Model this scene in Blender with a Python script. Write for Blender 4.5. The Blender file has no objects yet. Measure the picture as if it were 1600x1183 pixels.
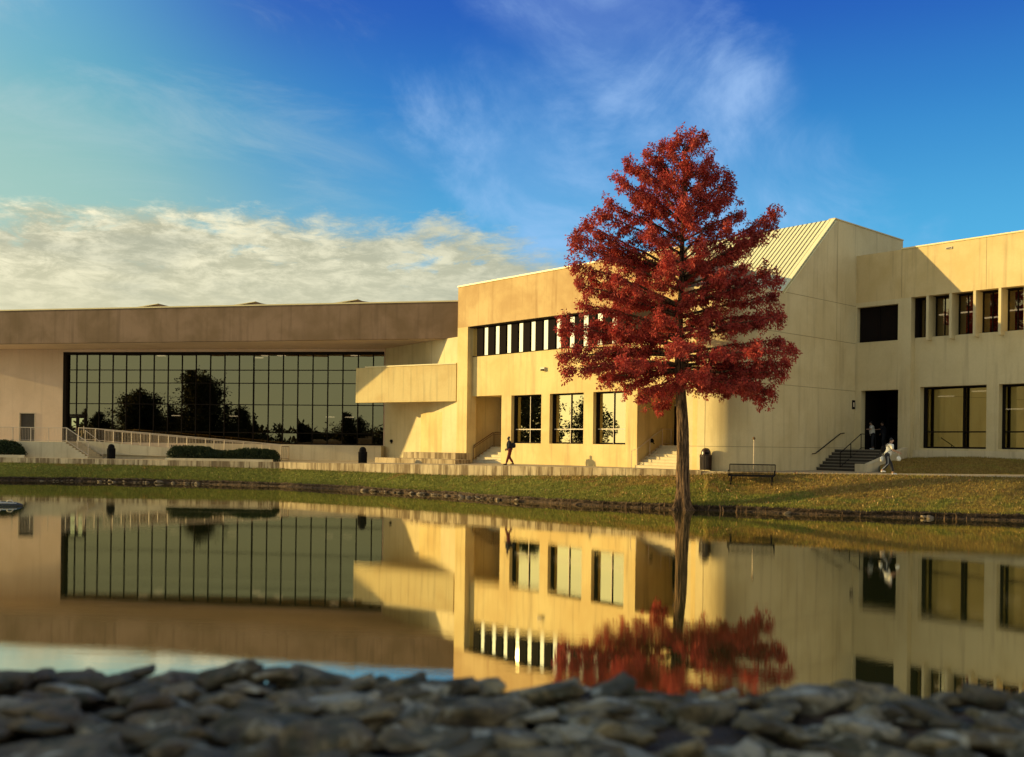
import bpy, bmesh, math, random
import numpy as np
from mathutils import Vector, Matrix, noise
R = math.radians
random.seed(7); np.random.seed(7)
scn = bpy.context.scene
col = scn.collection
F, H, ROLL = 1500.0, 3.1, 0.0125          # focal length in photo pixels, eye height, camera roll

# ------------------------------------------------------------------ camera
cd = bpy.data.cameras.new('camera'); cam = bpy.data.objects.new('camera', cd); col.objects.link(cam)
cd.sensor_width = 36; cd.lens = 36 * F / 1600; cd.shift_y = 101.5 / 1600
cd.clip_start = .05; cd.clip_end = 6000
cam.matrix_world = Matrix.Translation((0, 0, H)) @ Matrix.Rotation(R(90), 4, 'X') @ Matrix.Rotation(ROLL, 4, 'Z')
cd.dof.use_dof = True; cd.dof.focus_distance = 52; cd.dof.aperture_fstop = 4.8
scn.camera = cam
scn.view_settings.view_transform = 'Standard'; scn.view_settings.look = 'None'
scn.view_settings.exposure = 0.32; scn.view_settings.gamma = 1

# ------------------------------------------------------------------ node helper
class NT:
    def __init__(s, tree): s.t = tree; s.n = tree.nodes; s.l = tree.links
    def new(s, typ, **kw):
        n = s.n.new(typ)
        for k, v in kw.items():
            if hasattr(n, k): setattr(n, k, v)
        return n
    def put(s, sock, v):
        if isinstance(v, bpy.types.NodeSocket): s.l.new(v, sock)
        elif v is not None:
            if sock.type == 'RGBA' and len(v) == 3: v = (*v, 1)
            sock.default_value = v
    def m(s, op, a, b=None, c=None, clamp=False):
        n = s.new('ShaderNodeMath', operation=op); n.use_clamp = clamp
        s.put(n.inputs[0], a); s.put(n.inputs[1], b); s.put(n.inputs[2], c); return n.outputs[0]
    def mix(s, f, a, b, bt='MIX'):
        n = s.new('ShaderNodeMix', data_type='RGBA', blend_type=bt)
        s.put(n.inputs[0], f); s.put(n.inputs[6], a); s.put(n.inputs[7], b); return n.outputs[2]
    def noise(s, vec, scale, detail=4, rough=.55, dist=0, dims='3D'):
        n = s.new('ShaderNodeTexNoise'); s.put(n.inputs['Vector'], vec)
        n.inputs['Scale'].default_value = scale; n.inputs['Detail'].default_value = detail
        n.inputs['Roughness'].default_value = rough; n.inputs['Distortion'].default_value = dist
        return n.outputs['Fac']
    def ss(s, v, a, b, o0=0.0, o1=1.0):
        n = s.new('ShaderNodeMapRange', interpolation_type='SMOOTHSTEP')
        s.put(n.inputs[0], v); s.put(n.inputs[1], a); s.put(n.inputs[2], b); s.put(n.inputs[3], o0); s.put(n.inputs[4], o1)
        return n.outputs[0]
    def scale(s, vec, v3, rot=None):
        n = s.new('ShaderNodeMapping'); s.put(n.inputs[0], vec); n.inputs[3].default_value = v3
        if rot: n.inputs[2].default_value = rot
        return n.outputs[0]

# ------------------------------------------------------------------ sky and sun
SUN_AZ, SUN_EL = R(95.5), R(12.5)           # azimuth measured from behind the camera towards the left
sdir = Vector((-math.sin(SUN_AZ) * math.cos(SUN_EL), -math.cos(SUN_AZ) * math.cos(SUN_EL), math.sin(SUN_EL)))
w = bpy.data.worlds.new('World'); scn.world = w; w.use_nodes = True
T = NT(w.node_tree); T.n.clear()
tc = T.new('ShaderNodeTexCoord').outputs['Generated']
sx = T.new('ShaderNodeSeparateXYZ'); T.l.new(tc, sx.inputs[0])
dx, dy, dz = sx.outputs
nish = T.new('ShaderNodeTexSky', sky_type='NISHITA'); nish.sun_disc = False
nish.sun_elevation = SUN_EL; nish.sun_rotation = math.atan2(sdir.x, sdir.y)
az = T.m('DIVIDE', dx, T.m('MAXIMUM', dy, .15))                       # tangent of the azimuth
el = T.m('MAXIMUM', dz, 0)
low = T.mix(T.ss(az, -.55, .05), (.26, .42, .34, 1), (.065, .38, .66, 1))
mid = T.mix(T.ss(az, -.50, -.10), (.05, .33, .44, 1), (.022, .20, .52, 1))
top = T.mix(T.ss(az, -.55, -.22), (.035, .28, .52, 1), (.008, .085, .42, 1))
base = T.mix(T.ss(el, .16, .34), low, mid)
base = T.mix(T.ss(el, .29, .43), base, top)
# towards the sun the sky is warm and bright
sd = T.new('ShaderNodeVectorMath', operation='DOT_PRODUCT'); T.l.new(tc, sd.inputs[0]); sd.inputs[1].default_value = sdir
glow = T.m('POWER', T.m('MAXIMUM', sd.outputs['Value'], 0), 5)
# behind the camera: pale warm evening sky
back = T.mix(T.ss(el, .0, .5), (1.0, .86, .52, 1), (.34, .40, .44, 1))
base = T.mix(T.ss(dy, .45, -.15), base, back)
base = T.mix(T.m('MULTIPLY', glow, T.ss(el, .75, .1)), base, (2.4, 1.95, 1.05, 1))
# wispy high cloud
wn = T.noise(T.scale(tc, (2.2, 1.0, 2.6), (0, R(38), 0)), 2.2, 8, .6, .8)
wq = T.m('SUBTRACT', T.noise(T.scale(tc, (1.6, 1, 2.2), (0, R(30), 0)), 3.2, 7, .62, .6), .5)
def soft(cx, cy, wx, wy, sl=0):
    ax_ = T.m('DIVIDE', T.m('SUBTRACT', T.m('SUBTRACT', az, cx), T.m('MULTIPLY', T.m('SUBTRACT', el, cy), sl)), wx)
    ay_ = T.m('DIVIDE', T.m('SUBTRACT', el, cy), wy)
    return T.ss(T.m('ADD', T.m('ADD', T.m('MULTIPLY', ax_, ax_), T.m('MULTIPLY', ay_, ay_)), T.m('MULTIPLY', wq, 3.2)), 1.15, -.25)
wm = T.m('MULTIPLY', T.ss(wn, .34, .66, .25, 1), T.m('MAXIMUM', soft(.165, .33, .155, .26, -1.0), soft(.03, .28, .14, .13, -.3)))
base = T.mix(T.m('MULTIPLY', wm, .78), base, (.34, .52, .82, 1))
haze_l = T.m('MULTIPLY', T.ss(az, -.22, -.5), T.ss(el, .34, .22))
base = T.mix(T.m('MULTIPLY', haze_l, .6), base, (.28, .50, .46, 1))
wn2 = T.noise(T.scale(tc, (2.0, 1, 7), (0, R(-28), 0)), 2.0, 8, .65, .7)
base = T.mix(T.m('MULTIPLY', T.ss(wn2, .45, .85), T.ss(az, .0, -.3, 0, .45)), base, (.46, .56, .58, 1))
# cloud bank low on the left
v3 = T.scale(tc, (1, 1, 3.0))
cn = T.noise(v3, 7.5, 10, .66, .35)
cn2 = T.noise(v3, 24, 8, .7, .3)
azq = T.m('ADD', az, .17)
edge = T.m('SUBTRACT', T.m('SUBTRACT', .229, T.m('MULTIPLY', T.m('MULTIPLY', azq, azq), .14)), T.m('MULTIPLY', T.ss(az, -.04, .09), .024))
top_e = T.m('ADD', edge, T.m('ADD', T.m('MULTIPLY', T.m('SUBTRACT', cn, .5), .10), T.m('MULTIPLY', T.m('SUBTRACT', cn2, .5), .05)))
bank = T.ss(T.m('SUBTRACT', top_e, el), -.004, .03)
bank = T.m('MULTIPLY', bank, T.ss(az, .20, .09))
thin = T.ss(T.noise(v3, 13, 9, .65, .6), .28, .52)
bank = T.m('MULTIPLY', bank, T.m('ADD', T.m('MULTIPLY', thin, T.ss(el, .05, .22)), T.ss(el, .215, .14), clamp=True))
ccol = T.mix(T.ss(cn2, .38, .66), (.45, .43, .28, 1), (.88, .82, .57, 1))
ccol = T.mix(T.ss(el, .20, .11, 0, .75), ccol, (.60, .57, .38, 1))
ccol = T.mix(T.ss(az, -.55, .1), ccol, T.mix(.5, ccol, (.40, .43, .34, 1)))
ccol = T.mix(T.ss(T.noise(v3, 4.5, 6, .6, .5), .45, .65, 0, .45), ccol, (.33, .35, .27, 1))
base = T.mix(bank, base, ccol)
lit = T.mix(.10, base, T.mix(1.0, nish.outputs[0], (.09, .09, .09, 1), 'MULTIPLY'))
bg = T.new('ShaderNodeBackground'); T.l.new(lit, bg.inputs[0]); bg.inputs[1].default_value = 1.0
out = T.new('ShaderNodeOutputWorld'); T.l.new(bg.outputs[0], out.inputs[0])
w.cycles.sampling_method = 'MANUAL'; w.cycles.sample_map_resolution = 512

ld = bpy.data.lights.new('sun', 'SUN'); ld.energy = 5.0; ld.angle = R(.5); ld.color = (1.0, .745, .30)
sun = bpy.data.objects.new('sun', ld); col.objects.link(sun)
sun.rotation_euler = sdir.to_track_quat('Z', 'Y').to_euler(); sun.location = (-60, 20, 60)

# ------------------------------------------------------------------ photo pixel -> place
def uv(px, py=None):
    if py is None: py = 693 + ROLL * (px - 800)
    dx_, dy_ = px - 800, py - 693
    return dx_ + ROLL * dy_, dy_ - ROLL * dx_
def at(px, py, s):
    u, v = uv(px, py); return Vector((u / s, F / s, H - v / s))
def xy(px, s): return Vector(((px - 800) / s, F / s))

class Plane:                                # a vertical wall plane through two (pixel, scale) points
    def __init__(s, a, b):
        A, B = xy(*a), xy(*b); s.A = A; s.e = (B - A).normalized(); s.n = Vector((s.e.y, -s.e.x))
    def off(s, d):
        q = Plane.__new__(Plane); q.A = s.A + s.n * d; q.e = s.e; q.n = s.n; return q
    def t(s, px, py=None):
        k = uv(px, py)[0] / F
        return (k * s.A.y - s.A.x) / (s.e.x - k * s.e.y)
    def z(s, px, py):
        p = s.A + s.e * s.t(px, py); return H - uv(px, py)[1] * p.y / F
    def p(s, t, d, z):
        q = s.A + s.e * t + s.n * d; return Vector((q.x, q.y, z))

# ------------------------------------------------------------------ mesh builder
class MB:
    def __init__(s): s.v = []; s.f = []
    def add(s, vs, fs):
        o = len(s.v); s.v += [Vector(v) for v in vs]; s.f += [[i + o for i in f] for f in fs]
    def hexa(s, b, t):                      # bottom 4, top 4
        s.add(list(b) + list(t), [(3, 2, 1, 0), (4, 5, 6, 7), (0, 1, 5, 4), (1, 2, 6, 5), (2, 3, 7, 6), (3, 0, 4, 7)])
    def box(s, P, t0, t1, d0, d1, z0, z1):
        b = [P.p(t0, d0, z0), P.p(t1, d0, z0), P.p(t1, d1, z0), P.p(t0, d1, z0)]
        s.hexa(b, [v + Vector((0, 0, z1 - z0)) for v in b])
    def prism(s, P, pts, d0, d1):           # polygon (t,z) extruded in depth
        n = len(pts); a = [P.p(t, d1, z) for t, z in pts]; b = [P.p(t, d0, z) for t, z in pts]
        s.add(a + b, [list(range(n)), list(range(2 * n - 1, n - 1, -1))] + [[(i + 1) % n, i, n + i, n + (i + 1) % n] for i in range(n)])
    def slab(s, pts, z0, z1):               # plan polygon extruded in height
        n = len(pts); a = [Vector((p[0], p[1], z1)) for p in pts]; b = [Vector((p[0], p[1], z0)) for p in pts]
        s.add(a + b, [list(range(n)), list(range(2 * n - 1, n - 1, -1))] + [[(i + 1) % n, i, n + i, n + (i + 1) % n] for i in range(n)])
    def wall(s, P, t0, t1, z0, z1, holes=(), thick=.3):
        ts = sorted({t0, t1, *[q for h in holes for q in h[:2] if t0 < q < t1]})
        zs = sorted({z0, z1, *[q for h in holes for q in h[2:] if z0 < q < z1]})
        solid = {}
        for i in range(len(ts) - 1):
            for j in range(len(zs) - 1):
                a, b = (ts[i] + ts[i + 1]) / 2, (zs[j] + zs[j + 1]) / 2
                solid[i, j] = not any(h[0] < a < h[1] and h[2] < b < h[3] for h in holes)
        for (i, j), k in solid.items():
            if not k: continue
            q = [(ts[i], zs[j]), (ts[i + 1], zs[j]), (ts[i + 1], zs[j + 1]), (ts[i], zs[j + 1])]
            f_ = [P.p(t, 0, z) for t, z in q]; b_ = [P.p(t, -thick, z) for t, z in q]
            s.add(f_, [(0, 1, 2, 3)]); s.add(b_, [(3, 2, 1, 0)])
            for (di, dj, e0, e1) in ((0, -1, 0, 1), (1, 0, 1, 2), (0, 1, 2, 3), (-1, 0, 3, 0)):
                if not solid.get((i + di, j + dj), False):
                    s.add([f_[e0], b_[e0], b_[e1], f_[e1]], [(0, 1, 2, 3)])
    def tube(s, pts, r, n=8, cap=True):
        pts = [Vector(p) for p in pts]; rs = r if isinstance(r, (list, tuple)) else [r] * len(pts); o = len(s.v)
        up = None
        for i, p in enumerate(pts):
            d = (pts[min(i + 1, len(pts) - 1)] - pts[max(i - 1, 0)]).normalized()
            if up is None: up = Vector((0, 0, 1)) if abs(d.z) < .9 else Vector((1, 0, 0))
            x = d.cross(up).normalized(); y = x.cross(d).normalized(); up = y
            for k in range(n):
                a = 2 * math.pi * k / n; s.v.append(p + (x * math.cos(a) + y * math.sin(a)) * rs[i])
        for i in range(len(pts) - 1):
            for k in range(n):
                k2 = (k + 1) % n
                s.f.append([o + i * n + k, o + i * n + k2, o + (i + 1) * n + k2, o + (i + 1) * n + k])
        if cap: s.f.append([o + k for k in range(n)][::-1]); s.f.append([o + (len(pts) - 1) * n + k for k in range(n)])
    def lathe(s, c, prof, n=20):
        o = len(s.v); c = Vector(c)
        for r, z in prof:
            for k in range(n):
                a = 2 * math.pi * k / n; s.v.append(c + Vector((r * math.cos(a), r * math.sin(a), z)))
        for i in range(len(prof) - 1):
            for k in range(n):
                k2 = (k + 1) % n; s.f.append([o + i * n + k, o + i * n + k2, o + (i + 1) * n + k2, o + (i + 1) * n + k])
        s.f.append([o + k for k in range(n)][::-1]); s.f.append([o + (len(prof) - 1) * n + k for k in range(n)])
    def build(s, name, mat, parent=None, loc=None, smooth=False, bevel=0):
        root = parent
        while root is not None and root.parent is not None: root = root.parent
        L = Vector(root.location) if root is not None else (Vector(loc) if loc is not None else Vector((0, 0, 0)))
        me = bpy.data.meshes.new(name); me.from_pydata([v - L for v in s.v], [], s.f); me.update()
        o = bpy.data.objects.new(name, me); col.objects.link(o); me.materials.append(mat)
        if smooth:
            for p in me.polygons: p.use_smooth = True
        if bevel:
            b = o.modifiers.new('bevel', 'BEVEL'); b.width = bevel; b.segments = 2; b.limit_method = 'ANGLE'
        if parent is not None: o.parent = parent
        else: o.location = L
        return o
def tag(o, label=None, cat=None, group=None, kind=None):
    for k, v in (('label', label), ('category', cat), ('group', group), ('kind', kind)):
        if v: o[k] = v
    return o
def thing(name, label, cat, loc, group=None):
    o = bpy.data.objects.new(name, None); col.objects.link(o); o.location = loc; o.empty_display_size = .3
    return tag(o, label, cat, group)
def struct(o): o['kind'] = 'structure'; return o
def np_mesh(name, V, Fc, mat, parent=None, loc=(0, 0, 0), smooth=False):
    k = Fc.shape[1]; me = bpy.data.meshes.new(name)
    V = V - np.array(loc if parent is None else parent.location)[None]
    me.vertices.add(len(V)); me.vertices.foreach_set('co', V.astype(np.float32).ravel())
    me.loops.add(Fc.size); me.loops.foreach_set('vertex_index', Fc.astype(np.int32).ravel())
    me.polygons.add(len(Fc)); me.polygons.foreach_set('loop_start', np.arange(0, Fc.size, k, dtype=np.int32))
    me.polygons.foreach_set('loop_total', np.full(len(Fc), k, dtype=np.int32)); me.update(calc_edges=True)
    if smooth: me.polygons.foreach_set('use_smooth', np.ones(len(Fc), dtype=bool))
    me.materials.append(mat); o = bpy.data.objects.new(name, me); col.objects.link(o)
    if parent is not None: o.parent = parent
    else: o.location = loc
    return o

# ------------------------------------------------------------------ materials
def mat(name): m_ = bpy.data.materials.new(name); m_.use_nodes = True; t = NT(m_.node_tree); t.n.clear(); return m_, t
def finish(t, sh):
    o = t.new('ShaderNodeOutputMaterial'); t.l.new(sh, o.inputs[0])
def principled(t, color, rough=.8, metal=0, bump=None, bstr=.3, bdist=.02, spec=.5):
    p = t.new('ShaderNodeBsdfPrincipled'); t.put(p.inputs['Base Color'], color); t.put(p.inputs['Roughness'], rough)
    p.inputs['Metallic'].default_value = metal; p.inputs['Specular IOR Level'].default_value = spec
    if bump is not None:
        b = t.new('ShaderNodeBump'); b.inputs['Strength'].default_value = bstr; b.inputs['Distance'].default_value = bdist
        t.l.new(bump, b.inputs['Height']); t.l.new(b.outputs[0], p.inputs['Normal'])
    return p.outputs[0]
def geo(t): return t.new('ShaderNodeNewGeometry').outputs['Position']
def stucco(name, c, c2, streak=.5, rough=.9, dark=(.18, .13, .08), sc=(2.6, 2.6, .16), th=(.49, .72)):
    m_, t = mat(name); P = geo(t)
    big = t.noise(P, .35, 5, .6, .4); fine = t.noise(P, 9, 6, .7); st = t.noise(t.scale(P, sc), 1.0, 6, .62)
    cc = t.mix(t.ss(big, .35, .68), c, c2)
    cc = t.mix(t.m('MULTIPLY', t.ss(st, *th), streak), cc, dark)
    cc = t.mix(t.ss(fine, .3, .75, .0, .16), cc, tuple(x * .6 for x in c))
    finish(t, principled(t, cc, rough, 0, t.noise(P, 60, 4, .7), .35, .01, .25)); return m_
def plain(name, c, rough=.5, metal=0, var=.25, sc=8, spec=.5):
    m_, t = mat(name); P = geo(t); n = t.noise(P, sc, 5, .6)
    finish(t, principled(t, t.mix(t.ss(n, .3, .7, 0, var), c, tuple(x * .45 for x in c)), rough, metal, n, .15, .01, spec)); return m_
M = {}
M['stucco'] = stucco('stucco', (.71, .56, .26), (.62, .45, .19), .34)
M['stucco_up'] = stucco('stucco_parapet', (.60, .43, .20), (.45, .29, .125), .6, dark=(.30, .17, .07))
M['stucco_grey'] = stucco('stucco_grey', (.68, .57, .33), (.59, .48, .26), .25)
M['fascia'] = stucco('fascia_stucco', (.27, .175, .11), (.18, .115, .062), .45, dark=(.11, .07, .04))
M['pink'] = stucco('hall_wall_stucco', (.74, .56, .40), (.66, .49, .34), .15)
M['stucco_right'] = stucco('stucco_right_parapet', (.68, .53, .27), (.59, .44, .20), .35)
M['concrete'] = stucco('terrace_concrete', (.60, .48, .29), (.40, .30, .17), 1.0, dark=(.17, .115, .06), sc=(3.0, 3.0, .3), th=(.42, .62))
M['paleconc'] = stucco('pale_concrete', (.68, .58, .38), (.58, .48, .30), .3)
M['coping'] = plain('coping_metal', (.80, .66, .34), .45, .0, .1)  # pale tone stands in for the bright sunlit edge of the copings
M['roofmetal'] = plain('standing_seam_metal', (.80, .74, .42), .5, .0, .1, .8)
M['frame'] = plain('dark_bronze_frame', (.018, .014, .011), .9, 0, .2, 8, .05)
M['palemullion'] = plain('pale_mullion', (.55, .46, .33), .5, 0, .2)
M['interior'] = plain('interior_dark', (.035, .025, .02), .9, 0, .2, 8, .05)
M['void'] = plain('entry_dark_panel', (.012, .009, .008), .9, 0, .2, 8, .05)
M['rail'] = plain('rail_paint', (.66, .52, .36), .5, .0, .3, 20)
M['railbronze'] = plain('rail_bronze', (.16, .09, .035), .5, .3, .3, 20)
M['black'] = plain('black_paint', (.012, .011, .012), .9, 0, .2, 8, .05)
M['stepdark'] = plain('dark_stone_step', (.06, .05, .038), .8, 0, .5)
M['roofing'] = plain('flat_roof', (.3, .26, .2), .9)
def glass(name, tint, tr, fac, rough=.004):
    m_, t = mat(name)
    g = t.new('ShaderNodeBsdfGlossy'); t.put(g.inputs['Color'], tint); g.inputs['Roughness'].default_value = rough
    b = t.new('ShaderNodeBump'); b.inputs['Strength'].default_value = .02; b.inputs['Distance'].default_value = .05
    t.l.new(t.noise(geo(t), .9, 2, .5), b.inputs['Height']); t.l.new(b.outputs[0], g.inputs['Normal'])
    x = t.new('ShaderNodeBsdfTransparent'); t.put(x.inputs['Color'], tr)
    lw = t.new('ShaderNodeLayerWeight'); lw.inputs['Blend'].default_value = .25
    mx = t.new('ShaderNodeMixShader'); t.put(mx.inputs[0], t.m('ADD', fac, t.m('MULTIPLY', lw.outputs['Fresnel'], .45), clamp=True))
    t.l.new(x.outputs[0], mx.inputs[1]); t.l.new(g.outputs[0], mx.inputs[2]); finish(t, mx.outputs[0]); return m_
M['glass'] = glass('bronze_glass', (.45, .375, .225), (.25, .22, .16), .46)
M['glass2'] = glass('clear_reflecting_glass', (.82, .74, .40), (.25, .23, .18), .70)
M['glass3'] = glass('bright_ribbon_glass', (1, .93, .66), (.25, .23, .18), .92)
def lamp_mat():
    m_, t = mat('ceiling_lamp_glow'); e = t.new('ShaderNodeEmission'); e.inputs[0].default_value = (1, .85, .6, 1); e.inputs[1].default_value = 1.6; finish(t, e.outputs[0]); return m_
M['glow'] = lamp_mat()

# ================================================================== SETTING
LF = Plane((0, 20.1), (713, 22.5)); LW = Plane((100, 19.1), (601, 20.1))
CF = Plane((713, 23.2 * 1263 / 1280), (995, 23.2 * 1545 / 1280)); CW = CF.off(-.45)
TF = Plane((1062, 30.3 * 1612 / 1690), (1140, 30.3)); TG = Plane((1143, 25.95 * 1324 / 1132), (1335, 25.95))
RF = Plane((1335, 25.95), (1440, 27.4)); RW = RF.off(-.5)
ZT = 1.82
ZTAB = [(-500, 1.60), (0, 1.60), (437, 1.58), (560, 1.65), (720, 1.76), (900, 1.82), (2100, 1.82)]
def zt_(px): return lerp_tab(ZTAB, px)[0]

def lerp_tab(tab, x):
    if x <= tab[0][0]: a, b = tab[0], tab[1]
    elif x >= tab[-1][0]: a, b = tab[-2], tab[-1]
    else:
        for a, b in zip(tab, tab[1:]):
            if a[0] <= x <= b[0]: break
    k = (x - a[0]) / (b[0] - a[0]); return tuple(a[i] + (b[i] - a[i]) * k for i in range(1, len(a)))
def clampx(x): return max(-500, min(2100, x))
WATER_Y = [(-500, 745), (0, 751), (110, 752), (262, 755), (437, 760), (569, 767), (700, 775), (800, 783), (900, 789), (1050, 796), (1140, 799), (1300, 805.5), (1600, 814), (2100, 824)]
def s_water(px):
    px = clampx(px); y = lerp_tab(WATER_Y, px)[0]; return uv(px, y)[1] / H
EDGE = [(-500, 20.6, 1.2), (0, 21.3, 1.22), (230, 21.8, 1.18), (437, 22.4, 1.12), (560, 23.9, 1.10), (720, 26.1, 1.12), (900, 28.2, 1.34), (1060, 30.0, 1.50), (1100, 30.4, 1.60), (1130, 30.6, 1.70)]
WALKN = [(1100, 30.9, 1.66), (1165, 30.8, 1.74), (1300, 31.9, 1.78), (1400, 32.6, 1.80), (1600, 33.6, 1.80), (2100, 36, 1.8)]
WALKF = [(1130, 29.9, 1.79), (1300, 29.6, 1.79), (1400, 30.4, 1.80), (1600, 30.9, 1.84), (2100, 32, 1.9)]
def lawn_top(px):
    px = clampx(px)
    if px <= 1100: return lerp_tab(EDGE, px)
    return lerp_tab(WALKN, px)
def hn(x, y, sc): return noise.noise(Vector((x * sc, y * sc, 3.7)))
def smooth(a): a = max(0, min(1, a)); return a * a * (3 - 2 * a)
def ground_pt(px, k):                        # k 0..1 across the far bank from the water to the wall foot
    sw = s_water(px); st, zt = lawn_top(px)
    s = 1 / ((1 - k) / sw + k / st); p = xy(px, s)
    lip = .30 + .05 * hn(p.x, p.y, .6)
    z = lip + (zt - lip) * (.25 * k + .75 * smooth(k)) + .03 * hn(p.x, p.y, 1.3) * (1 - abs(2 * k - 1))
    return Vector((p.x, p.y, z))
def ground_hit(px, py):                      # the lawn point seen at a pixel
    best = None
    for i in range(201):
        q = ground_pt(px, i / 200); v = uv(px, py)[1]; e = abs((H - q.z) * F / q.y - v)
        if best is None or e < best[0]: best = (e, q)
    return best[1]

# grass material
def grass_mat(name, bladed=False):
    m_, t = mat(name); P = geo(t)
    n1 = t.noise(t.scale(P, (.55, 1.2, 1)), .8, 6, .65, .5); n2 = t.noise(P, 5, 6, .7); n3 = t.noise(P, 28, 4, .7)
    sp = t.new('ShaderNodeSeparateXYZ'); t.l.new(P, sp.inputs[0])
    g = t.mix(t.ss(n2, .3, .7), (.11, .135, .016, 1), (.27, .26, .045, 1))
    b = t.mix(t.ss(n2, .3, .7), (.21, .11, .025, 1), (.40, .25, .06, 1))
    # browner up the slope and to the right, greener close to the water and to the left
    k = t.m('ADD', n1, t.m('MULTIPLY', t.ss(sp.outputs[2], .35, 1.5), .16))
    k = t.m('ADD', k, t.ss(sp.outputs[0], -14, 26, -.14, .10))
    cc = t.mix(t.ss(k, .48, .68), g, b)
    cc = t.mix(t.ss(t.noise(P, 1.6, 6, .7, .6), .56, .74, 0, .55), cc, (.10, .055, .02, 1))
    cc = t.mix(t.ss(t.noise(P, .45, 5, .65, 1.0), .52, .7, 0, .5), cc, (.30, .31, .05, 1))
    if bladed:
        oi = t.new('ShaderNodeNewGeometry').outputs['Random Per Island']
        cc = t.mix(t.m('MULTIPLY', oi, .55), cc, (.36, .33, .08, 1))
        cc = t.mix(t.ss(oi, .0, .3, .5, 0), cc, (.03, .045, .008, 1))
    else: cc = t.mix(t.ss(n3, .35, .7, 0, .5), cc, (.05, .05, .012, 1))
    finish(t, principled(t, cc, .85, 0, n3, .8, .05, .2)); return m_
M['grass'] = grass_mat('grass_ground'); M['blade'] = grass_mat('grass_blades', True)
m_, t = mat('bank_soil'); P = geo(t); n = t.noise(P, 6, 7, .75); n2 = t.noise(t.scale(P, (1, 1, .4)), 14, 5, .7)
finish(t, principled(t, t.mix(t.ss(n, .35, .7), (.022, .014, .008, 1), (.15, .09, .05, 1)), .95, 0, n2, 1, .12)); M['soil'] = m_
m_, t = mat('pavement'); P = geo(t); n = t.noise(P, 2.5, 7, .7)
finish(t, principled(t, t.mix(t.ss(n, .3, .7), (.30, .22, .13, 1), (.42, .33, .2, 1)), .9, 0, t.noise(P, 50, 3, .6), .3, .01)); M['pave'] = m_

# far bank lawn
pxs = list(np.arange(-500, 2101, 8)); ks = [0, .05, .1, .16, .23, .31, .4, .5, .6, .7, .8, .9, 1, 1.04]
V = [ground_pt(x, k) for x in pxs for k in ks]; nk = len(ks)
Fc = [(i * nk + j, (i + 1) * nk + j, (i + 1) * nk + j + 1, i * nk + j + 1) for i in range(len(pxs) - 1) for j in range(nk - 1)]
struct(np_mesh('lawn', np.array(V), np.array(Fc), M['grass'], smooth=True))
# undercut earth bank below the lawn edge
V = []; Fc = []
pxb = list(np.arange(-500, 2101, 3.0))
for x in pxb:
    q = ground_pt(x, 0); r = (q.xy - Vector((0, 0))).normalized()
    for j, (dz_, dr) in enumerate(((.012, .05), (-.06, -.10), (-.17, .02 + .1), (-.26, -.02), (-.45, -.12), (-1.2, -.3))):
        j1 = .12 * noise.noise(Vector((q.x * 3.1, q.y * 3.1, j * 1.7))) + .08 * noise.noise(Vector((q.x * 9, q.y * 9, j * 3.)))
        V.append((q.x + r.x * (dr + j1), q.y + r.y * (dr + j1), q.z + dz_ + (.3 * j1 if j else 0)))
for i in range(len(pxb) - 1):
    for j in range(5): Fc.append((i * 6 + j + 1, (i + 1) * 6 + j + 1, (i + 1) * 6 + j, i * 6 + j))
struct(np_mesh('bank_edge', np.array(V), np.array(Fc), M['soil']))
# upper slope right of the entrance steps, rising to the wall foot
def upper_pt(px, k):
    sn, zn = lerp_tab(WALKF, px); tt = RW.t(px); p1 = RW.A + RW.e * tt + RW.n * .05; p0 = xy(px, sn)
    p = p0.lerp(p1, k); z1 = 2.62 + .05 * math.sin(px * .03)
    return Vector((p.x, p.y, zn - .02 + (z1 - zn) * smooth(k * .9 + .1 * k * k) + .05 * hn(p.x, p.y, .9) * math.sin(math.pi * k)))
pxs2 = list(np.arange(1376, 2101, 8)); V = [upper_pt(x, k / 10) for x in pxs2 for k in range(11)]
Fc = [(i * 11 + j, (i + 1) * 11 + j, (i + 1) * 11 + j + 1, i * 11 + j + 1) for i in range(len(pxs2) - 1) for j in range(10)]
struct(np_mesh('grass_slope', np.array(V), np.array(Fc), M['grass'], smooth=True))
# walk: a paved sheet between lawn and tower / slope
mb = MB(); xs = list(np.arange(1100, 2101, 20))
a = [(*xy(x, lerp_tab(WALKN, x)[0]), lerp_tab(WALKN, x)[1] + .015) for x in xs]; b = []
for x in xs:
    sf, zf = lerp_tab(WALKF, max(1130, x))
    b.append((*xy(x, sf - .15), zf + .006))
for i in range(len(xs) - 1): mb.add([a[i], a[i + 1], b[i + 1], b[i]], [(0, 1, 2, 3)])
struct(mb.build('walkway', M['pave']))
# terrace paving and the sheet under the buildings
mb = MB(); ex = [p[0] for p in EDGE[:-1]] + [1200, 1390, 1700]
for xa, xb in zip(ex, ex[1:]):
    sa_, sb_ = (lerp_tab(EDGE, x)[0] if x <= 1100 else 30.3 for x in (xa, xb)); pa_, pb_ = xy(xa, sa_), xy(xb, sb_)
    dz_ = -.03 if xb > 1100 else 0
    mb.add([(pa_.x, pa_.y, zt_(xa) + dz_), (pb_.x, pb_.y, zt_(xb) + dz_), (pb_.x * 1.0 + (pb_.x * .3), 130, zt_(xb) + dz_), (pa_.x * 1.3, 130, zt_(xa) + dz_)], [(0, 1, 2, 3)])
struct(mb.build('terrace_paving', M['pave']))
mb = MB()
mb.add([(-3000, 129, 1.6), (3000, 129, 1.6), (3000, 4000, 1.6), (-3000, 4000, 1.6)], [(0, 1, 2, 3)])
mb.add([(60, 40, 1.7), (3000, 40, 1.7), (3000, 129, 1.6), (60, 129, 1.6)], [(0, 1, 2, 3)])
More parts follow.
